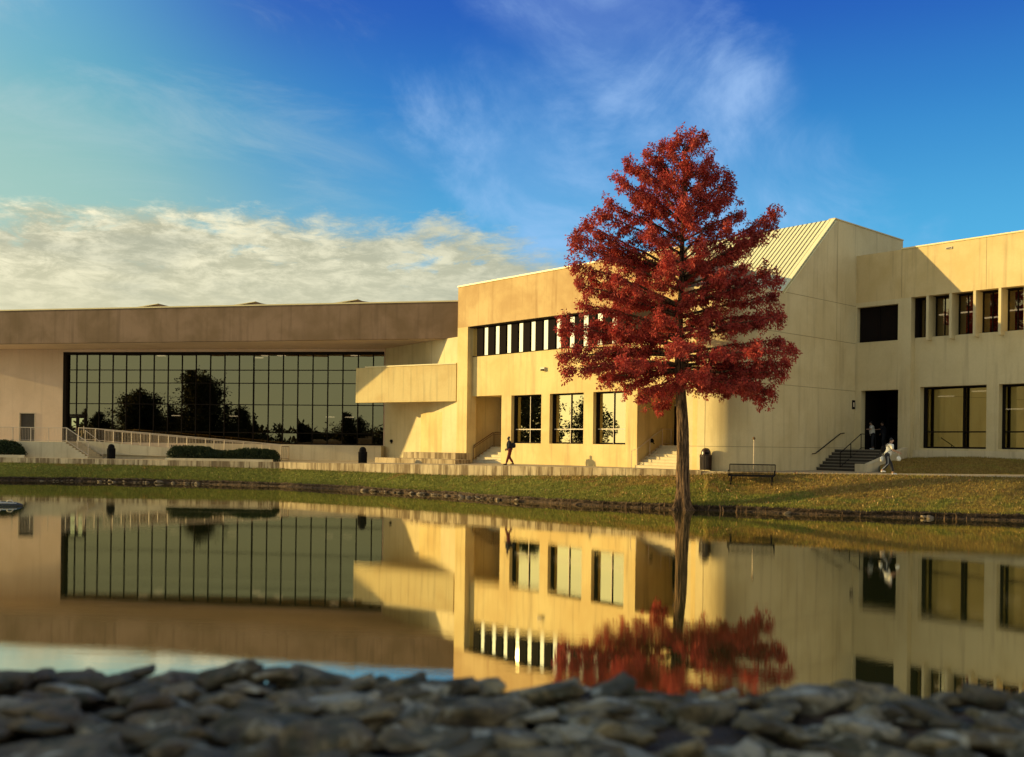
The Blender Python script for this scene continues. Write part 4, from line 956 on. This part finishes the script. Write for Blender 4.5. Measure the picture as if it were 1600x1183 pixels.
# trees across the pond behind the viewer: seen mirrored in the glass
def crown_tree(name, label, x, y, z, hgt, wid, seed, conic=False, sh='greenleaf', n=420, bare=.18):
    r = np.random.RandomState(seed); root = thing(name, label, 'tree', (x, y, z)); mb = MB()
    mb.tube([(x, y, z), (x + .1, y, z + hgt * .35), (x, y + .1, z + hgt * .92)], [wid * .05 + .05, wid * .035, .03], 8)
    C = []
    nb = 26
    for b in range(nb):
        k = bare + (1 - bare) * (b + r.rand()) / nb; a_ = b * 2.4 + r.rand()
        kk = (k - bare) / (1 - bare)
        rad_ = wid / 2 * ((1 - kk) ** .8 * .95 + .05 if conic else max(.12, math.sin(math.pi * min(1, kk * .8 + .18)))) * r.uniform(.7, 1.08)
        tip = Vector((x + math.cos(a_) * rad_, y + math.sin(a_) * rad_, z + hgt * k)); bs = Vector((x, y, z + hgt * max(.08, k - .16)))
        mb.tube([bs, bs.lerp(tip, .6) + Vector((0, 0, .1)), tip], [.10, .06, .02], 5)
        for m2 in range(int(n / nb)):
            kq = r.rand() ** .6; c_ = bs.lerp(tip, kq); C.append((c_.x + r.normal(0, wid * .06), c_.y + r.normal(0, wid * .06), c_.z + r.normal(0, wid * .05)))
    mb.build('trunk', M['bark'], root)
    V, Fc = leaflets(np.array(C), 26, wid * .07, .42, .1, r); np_mesh('crown', V, Fc, M[sh], root); return root
def mirror(P, px, sv):
    q = xy(px, sv); d_ = (q - P.A).dot(P.n); return q - P.n * 2 * d_
nrm_lw = LW.off(-.3)
for i, (px, sv, top, wid, con, lab) in enumerate([(224, 8.6, 618, 12.5, False, 'broad dark tree across the pond seen only mirrored left in the glass front'), (316, 8.8, 590, 15.5, True, 'tall dark peaked tree across the pond mirrored in the middle of the glass front'), (545, 7.6, 652, 9, False, 'loose half bare tree mirrored at the right end of the glass front'), (152, 7.4, 646, 7, False, 'small pale tree mirrored beside the glazed doors'), (372, 7.0, 640, 6, False, 'thin tree right of the tall peaked one in the glass'), (470, 6.6, 668, 5, False, 'low bushy tree mirrored right of centre in the glass front')]):
    q = mirror(nrm_lw, px, sv); hgt = (uv(px, top)[1] * -1) / sv + H - 2.5
    crown_tree('pond_tree', lab, q.x, q.y, 2.5, hgt, wid, 50 + i, con, n=1500 if wid > 9 else 420, bare=.04)
crown_tree('shade_tree', 'wide unseen tree added left of the viewer to shade the stones', -17, 2.2, 2.5, 9.5, 9, 77, False, n=900, bare=.1)  # unseen tree added to keep direct sun off the foreground stones
for i, (x, y, hgt, wid) in enumerate([(-92, 42, 8, 8), (-104, 60, 9.5, 9), (-118, 30, 7, 10)]):
    crown_tree('west_tree', ['round tree west of the pond mirrored in the first yellow wing window', 'taller tree west of the pond mirrored in the middle yellow wing window', 'wide low tree west of the pond mirrored in the right wing windows'][i], x, y, 1.4, hgt, wid, 90 + i, n=420)
def seen_in(P, px, dist, turn=0):
    q = P.p(P.t(px), 0, 0).xy; v = q.normalized(); a_ = math.atan(turn); n_ = Vector((P.n.x * math.cos(a_) + P.n.y * math.sin(a_), P.n.y * math.cos(a_) - P.n.x * math.sin(a_)))
    r_ = v - n_ * 2 * v.dot(n_); return q + r_ * dist
q = seen_in(CW, 822, 62); crown_tree('west_tree', 'dense leafy tree across the pond mirrored in the left yellow wing window', q.x, q.y, 1.2, 9.5, 9, 120, n=520, bare=.05)
# far wood all round behind the viewer
r = np.random.RandomState(4); C = []
for i in range(5200):
    a_ = r.uniform(R(170), R(372)); rd = r.uniform(185, 215); x, y = math.cos(a_) * rd * 1.1, math.sin(a_) * rd
    hh_ = 4.2 + 3.0 * (noise.noise(Vector((a_ * 9, 0, 0))) + .6 * noise.noise(Vector((a_ * 31, 1, 0)))); z_ = 2 + r.rand() * max(1.5, hh_); C.append((x, y, z_))
V, Fc = leaflets(np.array(C), 12, 1.4, 1.6, 0, r); tag(np_mesh('far_wood', V, Fc, M['greenleaf']), 'dark far wood beyond the pond mirrored as a low band in the glass', None, None, 'stuff')

# ================================================================== FOREGROUND STONES
m_, t = mat('foreground_stone'); P = geo(t); oi = t.new('ShaderNodeObjectInfo').outputs['Random']
n = t.noise(P, 16, 7, .68, .3); n2 = t.noise(P, 55, 5, .7)
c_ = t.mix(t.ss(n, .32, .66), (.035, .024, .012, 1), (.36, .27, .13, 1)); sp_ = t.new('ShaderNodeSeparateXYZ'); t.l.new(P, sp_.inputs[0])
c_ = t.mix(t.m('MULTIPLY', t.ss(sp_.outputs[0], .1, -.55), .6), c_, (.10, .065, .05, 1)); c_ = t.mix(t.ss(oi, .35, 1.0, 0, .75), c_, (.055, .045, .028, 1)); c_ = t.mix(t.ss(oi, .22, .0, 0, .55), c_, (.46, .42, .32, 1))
c_ = t.mix(t.ss(t.noise(P, 30, 6, .7, .5), .46, .60, 0, .8), c_, (.035, .035, .018, 1)); c_ = t.mix(t.ss(t.noise(P, 22, 5, .6), .58, .68, 0, .7), c_, (.50, .46, .34, 1))
finish(t, principled(t, c_, .9, 0, t.m('ADD', n, t.m('MULTIPLY', n2, .4)), .8, .02)); M['fstone'] = m_
def slab_rock(name, seed, m):
    rr = random.Random(seed); bm_ = bmesh.new()
    for i in range(16):
        a_ = rr.uniform(0, 6.28); z_ = rr.uniform(-1, 1); k = math.sqrt(1 - z_ * z_) ** .5
        bm_.verts.new((.5 * k * math.cos(a_) * rr.uniform(.75, 1.05), .5 * k * math.sin(a_) * rr.uniform(.75, 1.05), .27 * z_ ** 3 if abs(z_) < .6 else .24 * math.copysign(1, z_) * rr.uniform(.7, 1.1)))
    g = bmesh.ops.convex_hull(bm_, input=bm_.verts); bmesh.ops.delete(bm_, geom=[v for v in g['geom_interior'] if isinstance(v, bmesh.types.BMVert)], context='VERTS')
    bmesh.ops.triangulate(bm_, faces=bm_.faces); bmesh.ops.subdivide_edges(bm_, edges=bm_.edges, cuts=5, use_grid_fill=True, smooth=.0)
    bmesh.ops.smooth_vert(bm_, verts=bm_.verts, factor=.5, use_axis_x=True, use_axis_y=True, use_axis_z=True)
    bm_.normal_update()
    for v in bm_.verts: v.co += v.normal * (.045 * noise.noise(v.co * 4 + Vector((seed, 0, 0))) + .022 * noise.noise(v.co * 12 + Vector((0, seed, 0))) + .012 * noise.noise(v.co * 28 + Vector((0, 0, seed))))
    me = bpy.data.meshes.new(name); bm_.to_mesh(me); bm_.free(); me.materials.append(m)
    for p in me.polygons: p.use_smooth = True
    return me
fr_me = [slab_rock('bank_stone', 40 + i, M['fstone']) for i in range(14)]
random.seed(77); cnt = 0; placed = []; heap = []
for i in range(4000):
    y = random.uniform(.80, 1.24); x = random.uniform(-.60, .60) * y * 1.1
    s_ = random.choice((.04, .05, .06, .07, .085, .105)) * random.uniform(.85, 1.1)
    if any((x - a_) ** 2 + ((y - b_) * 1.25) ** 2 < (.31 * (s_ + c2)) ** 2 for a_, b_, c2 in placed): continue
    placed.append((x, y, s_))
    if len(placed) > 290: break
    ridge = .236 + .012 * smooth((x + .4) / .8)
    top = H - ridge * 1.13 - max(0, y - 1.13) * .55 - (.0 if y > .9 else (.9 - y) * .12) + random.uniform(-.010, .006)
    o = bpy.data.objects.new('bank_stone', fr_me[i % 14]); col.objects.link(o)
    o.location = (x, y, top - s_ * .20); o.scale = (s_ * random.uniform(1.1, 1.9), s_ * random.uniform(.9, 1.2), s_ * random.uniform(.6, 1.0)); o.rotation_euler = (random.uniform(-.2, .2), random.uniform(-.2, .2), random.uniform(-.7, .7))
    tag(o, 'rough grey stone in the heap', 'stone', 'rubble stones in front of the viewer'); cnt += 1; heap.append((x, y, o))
for lo, hi, w_ in ((0, .86, 'front'), (.86, 1.02, 'second'), (1.02, 1.2, 'third'), (1.2, 9, 'rearmost')):
    for i, (x, y, o) in enumerate(sorted([q for q in heap if lo <= q[1] < hi], key=lambda q: q[0] / q[1])): o['label'] = '%s stone from the left in the %s row of the rubble heap' % (nth(i + 1), w_)
print('stones', cnt)
mb = MB(); nx, ny = 60, 16
for j in range(ny + 1):
    for i in range(nx + 1):
        y = .5 + j * .07; x = (i / nx - .5) * 3.2; mb.v.append(Vector((x, y, H - .248 * 1.13 - .022 - max(0, y - 1.13) * .75 + .02 * hn(x, y, 9))))
for j in range(ny):
    for i in range(nx): a_ = j * (nx + 1) + i; mb.f.append([a_, a_ + 1, a_ + nx + 2, a_ + nx + 1])
struct(mb.build('rubble_bed', M['soil'], smooth=True))

# ================================================================== STREET FURNITURE
def bin_(px, s, base, label, k=1.0, mt='black'):
    p = xy(px, s); root = thing('trash_bin', label, 'trash bin', (p.x, p.y, base), 'domed trash bins along the terrace'); c = Vector((p.x, p.y, base))
    mb = MB(); mb.lathe(c, [(.27 * k, .03), (.28 * k, .06), (.29 * k, .72 * k), (.31 * k, .74 * k), (.31 * k, .80 * k)], 24); mb.build('body', M[mt], root, smooth=False)
    mb = MB()
    for i in range(24): a_ = i / 24 * 6.283; v = Vector((math.cos(a_), math.sin(a_), 0)) * .295 * k; mb.tube([c + v + Vector((0, 0, .02)), c + v * 1.06 + Vector((0, 0, .78 * k))], .013 * k, 4)
    mb.build('slats', M[mt], root)
    mb = MB(); mb.lathe(c, [(.325 * k, .79 * k), (.33 * k, .83 * k), (.27 * k, .85 * k), (.25 * k, 1.0 * k), (.20 * k, 1.11 * k), (.11 * k, 1.18 * k), (.01, 1.2 * k)], 24); mb.build('dome_lid', M[mt], root, smooth=False)
    mb = MB(); mb.box(PlA(p, .26 * k), -.11 * k, .11 * k, -.05, .012, base + .86 * k, base + .98 * k); mb.build('opening', M['void'], root); return root
def PlA(p, r): q = Plane.__new__(Plane); q.A = Vector((p.x, p.y - r)); q.e = Vector((1, 0)); q.n = Vector((0, -1)); return q
bin_(174, 21.35, 1.595, 'black domed trash bin beside the foot of the left steps', .92)
bin_(567, 23.6, 1.655, 'black domed trash bin against the pale wall right of the ramp', .92)
M['binbrown'] = plain('dark_brown_enamel', (.035, .014, .008), .35, .1)
bin_(1103, 29.9, ZT + .0, 'dark brown domed trash bin near the tree and the bench', .98, 'binbrown')

# bench
bl, br = ground_hit(1143, 756), ground_hit(1207, 758); bc = (bl + br) / 2
bn = thing('park_bench', 'black metal park bench with upright bars on the lawn', 'bench', tuple(bc))
BPn = PL2(Vector((bl.x, bl.y)) , Vector((br.x, br.y))); BL = (br.xy - bl.xy).length; zb = bc.z
BPn.e = Vector((BPn.e.x, BPn.e.y)).normalized(); BPn.n = Vector((BPn.e.y, -BPn.e.x))
x0, x1 = -.12, BL + .12
mb = MB(); nb = 36
for i in range(nb + 1): t_ = x0 + (x1 - x0) * i / nb; mb.box(BPn, t_ - .014, t_ + .014, -.30, .198, zb + .44, zb + .455)
mb.box(BPn, x0, x1, .20, .23, zb + .38, zb + .50); mb.tube([BPn.p(x0, -.3, zb + .44), BPn.p(x1, -.3, zb + .44)], .03, 6); mb.build('seat', M['black'], bn)
mb = MB()
for i in range(nb + 1): t_ = x0 + (x1 - x0) * i / nb; mb.tube([BPn.p(t_, -.30, zb + .5), BPn.p(t_, -.42, zb + .96)], .012, 4)
mb.tube([BPn.p(x0, -.42, zb + .97), BPn.p(x1, -.42, zb + .97)], .03, 6); mb.tube([BPn.p(x0, -.31, zb + .52), BPn.p(x1, -.31, zb + .52)], .018, 6)
for t_ in (x0, x1): mb.tube([BPn.p(t_, -.42, zb + .97), BPn.p(t_, -.3, zb + .44)], .022, 6)
mb.build('backrest', M['black'], bn)
for t_ in (x0, x1):
    mb = MB(); mb.tube([BPn.p(t_, .20 + .0, zb + .44), BPn.p(t_, .28, zb + .55), BPn.p(t_, .20, zb + .66), BPn.p(t_, .0, zb + .68), BPn.p(t_, -.32, zb + .66)], .022, 6); mb.build('armrest', M['black'], bn)
for t_ in (0, BL):
    for dd in (.12, -.22):
        mb = MB(); mb.tube([BPn.p(t_, dd * .9, zb + .44), BPn.p(t_, dd, zb - .03)], .028, 6); mb.box(BPn, t_ - .05, t_ + .05, dd - .05, dd + .05, zb - .02, zb + .02); mb.build('leg', M['black'], bn)
# slender post behind the bench
p = xy(1178, 31.0); mb = MB(); mb.tube([(p.x, p.y, 1.7), (p.x, p.y, H + .37)], .022, 8); po = mb.build('marker_post', M['rail'], None, loc=(p.x, p.y, 1.7)); tag(po, 'slender bronze post with a small knob behind the bench', 'post')
mb = MB(); mb.lathe((p.x, p.y, H + .33), [(.01, 0), (.07, .04), (.08, .09), (.05, .14), (.01, .16)], 12); mb.build('knob', M['railbronze'], po)

# low float on the water at the left edge
s_ = 34.6; fl = thing('pond_float', 'low dark float with pale arched hoops on the water at the left edge', 'float', tuple(xy(14, s_)) + (0,))
Q = Plane((-30, s_), (37, s_)); a_, b_ = Q.t(-40), Q.t(37)
mb = MB(); prof = [(a_, .16), (a_ + .3, .20), (b_ - .7, .21), (b_ - .3, .17), (b_ - .08, .09), (b_, .03)]
mb.tube([Q.p(t_, 0, .03) for t_, r_ in prof], [r_ * .8 for _, r_ in prof], 12); mb.build('hull', plain('wet_black_rubber', (.015, .014, .018), .25), fl, smooth=True)
mb = MB(); mb.tube([Q.p(a_, .15, .13), Q.p(b_ - .6, .15, .14), Q.p(b_ - .25, .06, .12)], .025, 6); mb.build('rim', plain('pale_rubber', (.55, .52, .48), .4), fl)
for k in (b_ - 1.55, b_ - 1.1, b_ - .55):
    mb = MB(); mb.tube([Q.p(k - .18, .05, .13), Q.p(k - .1, .05, .24), Q.p(k + .05, .05, .26), Q.p(k + .16, .05, .15)], .028, 6); mb.build('hoop', M['palemullion'], fl)

# ================================================================== PEOPLE
def skin_obj(name, V, E, Rd, mt, parent, T_, root=0, sub=2):
    me = bpy.data.meshes.new(name); me.from_pydata([Vector(v) for v in V], E, []); o = bpy.data.objects.new(name, me); col.objects.link(o)
    md = o.modifiers.new('s', 'SKIN'); md.use_smooth_shade = True
    for i, d in enumerate(me.skin_vertices[0].data):
        r_ = Rd[i]; d.radius = (r_, r_) if not isinstance(r_, tuple) else r_; d.use_root = (i == root)
    sb = o.modifiers.new('u', 'SUBSURF'); sb.levels = sub; sb.render_levels = sub
    dg = bpy.context.evaluated_depsgraph_get(); m2 = bpy.data.meshes.new_from_object(o.evaluated_get(dg)); m2.transform(T_); m2.name = name
    bpy.data.objects.remove(o); bpy.data.meshes.remove(me)
    q = bpy.data.objects.new(name, m2); col.objects.link(q); q.parent = parent; m2.materials.clear(); m2.materials.append(mt)
    for p_ in m2.polygons: p_.use_smooth = True
    return q
M['skin'] = plain('skin', (.42, .24, .15), .55, 0, .1); M['skin_dark'] = plain('skin_deep', (.13, .07, .045), .55, 0, .1)
M['hair'] = plain('hair', (.012, .009, .008), .6); M['navy'] = plain('navy_cloth', (.012, .013, .022), .9); M['redcloth'] = plain('dark_red_trousers', (.14, .014, .012), .85)
M['whitecloth'] = plain('cream_cloth', (.78, .74, .64), .85, 0, .1); M['darkcloth'] = plain('charcoal_trousers', (.02, .02, .026), .85); M['shoewhite'] = plain('white_shoe', (.8, .78, .74), .6, 0, .1)
M['stripe'] = plain('grey_stripe_cloth', (.38, .38, .38), .8)
def hand_edges(V, E, Rd, wi, side, fwd, dn):
    """palm with five curled fingers grown from wrist vertex wi"""
    w_ = Vector(V[wi]); palm = w_ + dn * .075 + fwd * .01; V.append(palm); E.append((wi, len(V) - 1)); Rd.append((.034, .018)); pi = len(V) - 1
    for k, (o_, L) in enumerate(((-.028, .075), (-.010, .085), (.010, .08), (.027, .062))):
        a_ = palm + fwd * o_ + dn * .02; b_ = a_ + dn * L * .55 + side * .006; c_ = b_ + dn * L * .3 + side * .022
        V += [a_, b_, c_]; Rd += [.009, .0085, .007]; j = len(V); E += [(pi, j - 3), (j - 3, j - 2), (j - 2, j - 1)]
    a_ = w_ + dn * .035 + fwd * .035; b_ = a_ + dn * .035 + fwd * .022; c_ = b_ + dn * .028 + side * .01
    V += [a_, b_, c_]; Rd += [.011, .010, .008]; j = len(V); E += [(wi, j - 3), (j - 3, j - 2), (j - 2, j - 1)]
def person(label, loc, heading, height, lf, rf, la, ra_, top, bot, shoe, skin, pack=True, shirt_sleeve=True, bend=0.0, stripe=False):
    """figure facing +X; lf/rf: (knee x,z, ankle x,z) ; la/ra: (elbow x,z, wrist x,z)"""
    root = thing('person', label, 'person', loc); T_ = Matrix.Rotation(heading, 4, 'Z') @ Matrix.Scale(height / 1.75, 4)
    J = {}; b = bend
    hip = Vector((0, 0, .93)); che = Vector((.05 + b * .25, 0, 1.28)); nk = Vector((.06 + b * .4, 0, 1.47)); hd = Vector((.09 + b * .55, 0, 1.60))
    V = [hip, Vector((.02 + b * .1, 0, 1.1)), che, Vector((.055 + b * .33, 0, 1.40)), nk, hd + Vector((0, 0, -.02)), hd + Vector((.005, 0, .06))]
    E = [(0, 1), (1, 2), (2, 3), (3, 4), (4, 5), (5, 6)]; Rd = [(.11, .14), (.10, .13), (.12, .155), (.10, .14), .055, (.085, .075), (.095, .078)]
    V.append(hd + Vector((.098, 0, .0))); E.append((5, 7)); Rd.append(.014)                    # nose
    def limb(js, rs, start):
        p = start
        for j, r_ in zip(js, rs): V.append(Vector(j)); E.append((p, len(V) - 1)); Rd.append(r_); p = len(V) - 1
        return p
    for sg, (kx, kz, ax, azz) in ((1, lf), (-1, rf)):
        an = limb([(0, sg * .09, .88), (kx, sg * .10, kz), (ax, sg * .085, azz)], [.088, .058, .040], 0)
        limb([(ax + .08, sg * .09, azz - .055), (ax + .17, sg * .10, azz - .065)], [.036, .028], an)
        V.append(Vector((ax - .04, sg * .085, azz - .06))); E.append((an, len(V) - 1)); Rd.append(.03)
    for sg, (ex, ez, wx, wz) in ((1, la), (-1, ra_)):
        wi = limb([(.055 + b * .33, sg * .18, 1.42), (ex + b * .3, sg * .23, ez), (wx + b * .3, sg * .21, wz)], [.058, .040, .027], 3)
        el_ = V[wi - 1]; dn = (V[wi] - el_).normalized(); fw = Vector((1, 0, 0)) - dn * dn.x; fw = fw.normalized() if fw.length > .1 else Vector((0, 0, -1))
        hand_edges(V, E, Rd, wi, Vector((0, -sg, 0)), fw, dn)
    skin_obj('body', V, E, Rd, M[skin], root, T_)
    # clothes
    V2 = [hip + Vector((0, 0, -.10)), Vector((.02 + b * .1, 0, 1.06)), che, Vector((.055 + b * .33, 0, 1.41))]; E2 = [(0, 1), (1, 2), (2, 3)]; R2 = [(.165, .20), (.155, .19), (.16, .20), (.125, .16)]
    for sg, (ex, ez, wx, wz) in ((1, la), (-1, ra_)):
        k = 1 if shirt_sleeve else .0
        V2 += [Vector((.055 + b * .33, sg * .19, 1.43)), Vector((ex + b * .3, sg * .235, ez))]; j = len(V2); E2 += [(3, j - 2), (j - 2, j - 1)]; R2 += [.085, .068]
        if shirt_sleeve: V2.append(Vector((wx + b * .3, sg * .21, wz)).lerp(Vector((ex + b * .3, sg * .235, ez)), .12)); E2.append((j - 1, len(V2) - 1)); R2.append(.050)
    skin_obj('jacket' if shirt_sleeve else 'shirt', V2, E2, R2, M[top], root, T_)
    V3 = [Vector((0, 0, 1.06)), Vector((0, 0, .90))]; E3 = [(0, 1)]; R3 = [(.15, .18), (.15, .185)]
    for sg, (kx, kz, ax, azz) in ((1, lf), (-1, rf)):
        V3 += [Vector((0, sg * .095, .84)), Vector((kx, sg * .10, kz)), Vector((ax, sg * .085, azz)).lerp(Vector((kx, sg * .1, kz)), .08)]; j = len(V3); E3 += [(1, j - 3), (j - 3, j - 2), (j - 2, j - 1)]; R3 += [.115, .088, .070]
    tr_ = skin_obj('trousers', V3, E3, R3, M[bot], root, T_)
    if stripe:
        mb = MB(); kx, kz, ax, azz = rf; mb.tube([(.0, -.20, .86), (kx, -.178, kz), (ax, -.145, azz + .05)], .02, 5)
        me = bpy.data.meshes.new('stripe'); me.from_pydata([T_ @ v for v in mb.v], [], mb.f); me.materials.append(M['stripe']); o = bpy.data.objects.new('side_stripe', me); col.objects.link(o); o.parent = root
    for sg, (kx, kz, ax, azz) in ((1, lf), (-1, rf)):
        skin_obj('shoe', [Vector((ax - .05, sg * .088, azz - .055)), Vector((ax + .05, sg * .09, azz - .045)), Vector((ax + .18, sg * .10, azz - .06))], [(0, 1), (1, 2)], [(.045, .045), (.050, .045), (.040, .035)], M[shoe], root, T_)
    skin_obj('hair', [hd + Vector((-.045, 0, -.02)), hd + Vector((-.03, 0, .07)), hd + Vector((.03, 0, .11))], [(0, 1), (1, 2)], [(.075, .08), (.098, .09), (.075, .07)], M['hair'], root, T_)
    if pack:
        q = Vector((-.20 + b * .2, 0, 1.02)); 
        bpk = skin_obj('backpack', [q, q + Vector((-.01 + b * .04, 0, .17)), q + Vector((.02 + b * .1, 0, .36))], [(0, 1), (1, 2)], [(.10, .15), (.115, .16), (.085, .13)], M['navy'] if top == 'navy' else M['black'], root, T_)
        for sg in (1, -1):
            mb = MB(); mb.tube([(-.08, sg * .11, 1.36 + .0), (.04 + b * .3, sg * .115, 1.51), (.16 + b * .3, sg * .12, 1.38), (.14 + b * .2, sg * .12, 1.15), (-.05, sg * .14, 1.02)], .017, 5)
            me = bpy.data.meshes.new('strap'); me.from_pydata([T_ @ v for v in mb.v], [], mb.f); me.materials.append(M['black']); o = bpy.data.objects.new('strap', me); col.objects.link(o); o.parent = bpk
    return root, T_
# left walker, facing left
pl_ = xy(797, 26.2)
person('person in dark hooded jacket and dark red trousers walking left with a backpack', (pl_.x, pl_.y, zt_(797) + .012), R(180) , 1.74, (.10, .50, .22, .10), (.04, .50, -.20, .13), (.02, 1.17, .16, .98), (.02, 1.17, .18, 1.0), 'navy', 'redcloth', 'black', 'skin_dark', True, True, .02)
# right walker, facing right
q = xy(1386, 32.3); zq = 1.80
pr, T_ = person('person in cream shirt and dark striped trousers walking right with backpack and white bag', (q.x, q.y, zq + .02), R(0) + R(-8), 1.80, (.20, .53, .30, .09), (.02, .52, -.24, .20), (.10, 1.18, .36, 1.10), (.14, 1.18, .40, 1.04), 'whitecloth', 'darkcloth', 'shoewhite', 'skin', True, False, .22, True)
def bag(label, p, k, hold):
    o_ = thing('carrier_bag', label, 'bag', tuple(p)); mb = MB(); n_ = 12; pr_ = [(.05, 0), (.10, .02), (.13, .12), (.10, .22), (.04, .27)]
    for r_, z_ in pr_:
        for i in range(n_): a_ = 2 * math.pi * i / n_; rr_ = r_ * (1 + .12 * math.sin(a_ * 3 + z_ * 20)); mb.v.append(p + Vector((math.cos(a_) * rr_ * k, math.sin(a_) * rr_ * k * .55, z_ * k)))
    for i in range(len(pr_) - 1):
        for j in range(n_): j2 = (j + 1) % n_; mb.f.append([i * n_ + j, i * n_ + j2, (i + 1) * n_ + j2, (i + 1) * n_ + j])
    mb.f.append(list(range(n_))[::-1]); mb.f.append([len(mb.v) - n_ + i for i in range(n_)]); mb.build('sack', M['whitecloth'], o_, smooth=True)
    mb = MB(); a_ = p + Vector((0, 0, .25 * k)); mb.tube([a_ + Vector((-.03, 0, 0)), hold, a_ + Vector((.03, 0, 0))], .006, 5); mb.build('handle', M['whitecloth'], o_)
hold = Vector((q.x, q.y, zq)) + T_ @ Vector((.48, -.2, 1.0)); bag('pale carrier bag hanging from the front hand of the walker on the right', hold - Vector((0, 0, .34)), .85, hold)
hold = Vector((q.x, q.y, zq)) + T_ @ Vector((-.20, .05, 1.0)); bag('white pouch hanging behind the hip of the walker on the right', hold - Vector((0, 0, .38)), .9, hold)
# figures in the dark entrance
for px, d_, hd_, lab, tp_ in ((1363, -1.2, R(180), 'person in pale top reaching towards the door in the dark entrance', 'whitecloth'), (1381, -2.0, R(150), 'person in dark clothes standing deeper in the dark entrance', 'navy')):
    Pq = RF.off(d_); p = Pq.p(Pq.t(px, 690), 0, 3.02)
    person(lab, tuple(p), hd_, 1.72, (.06, .5, .02, .08), (-.02, .5, -.1, .08), (.18, 1.25, .42, 1.22), (.05, 1.15, .18, .98), tp_, 'darkcloth', 'shoewhite' if tp_ == 'whitecloth' else 'black', 'skin', False, False, .05)
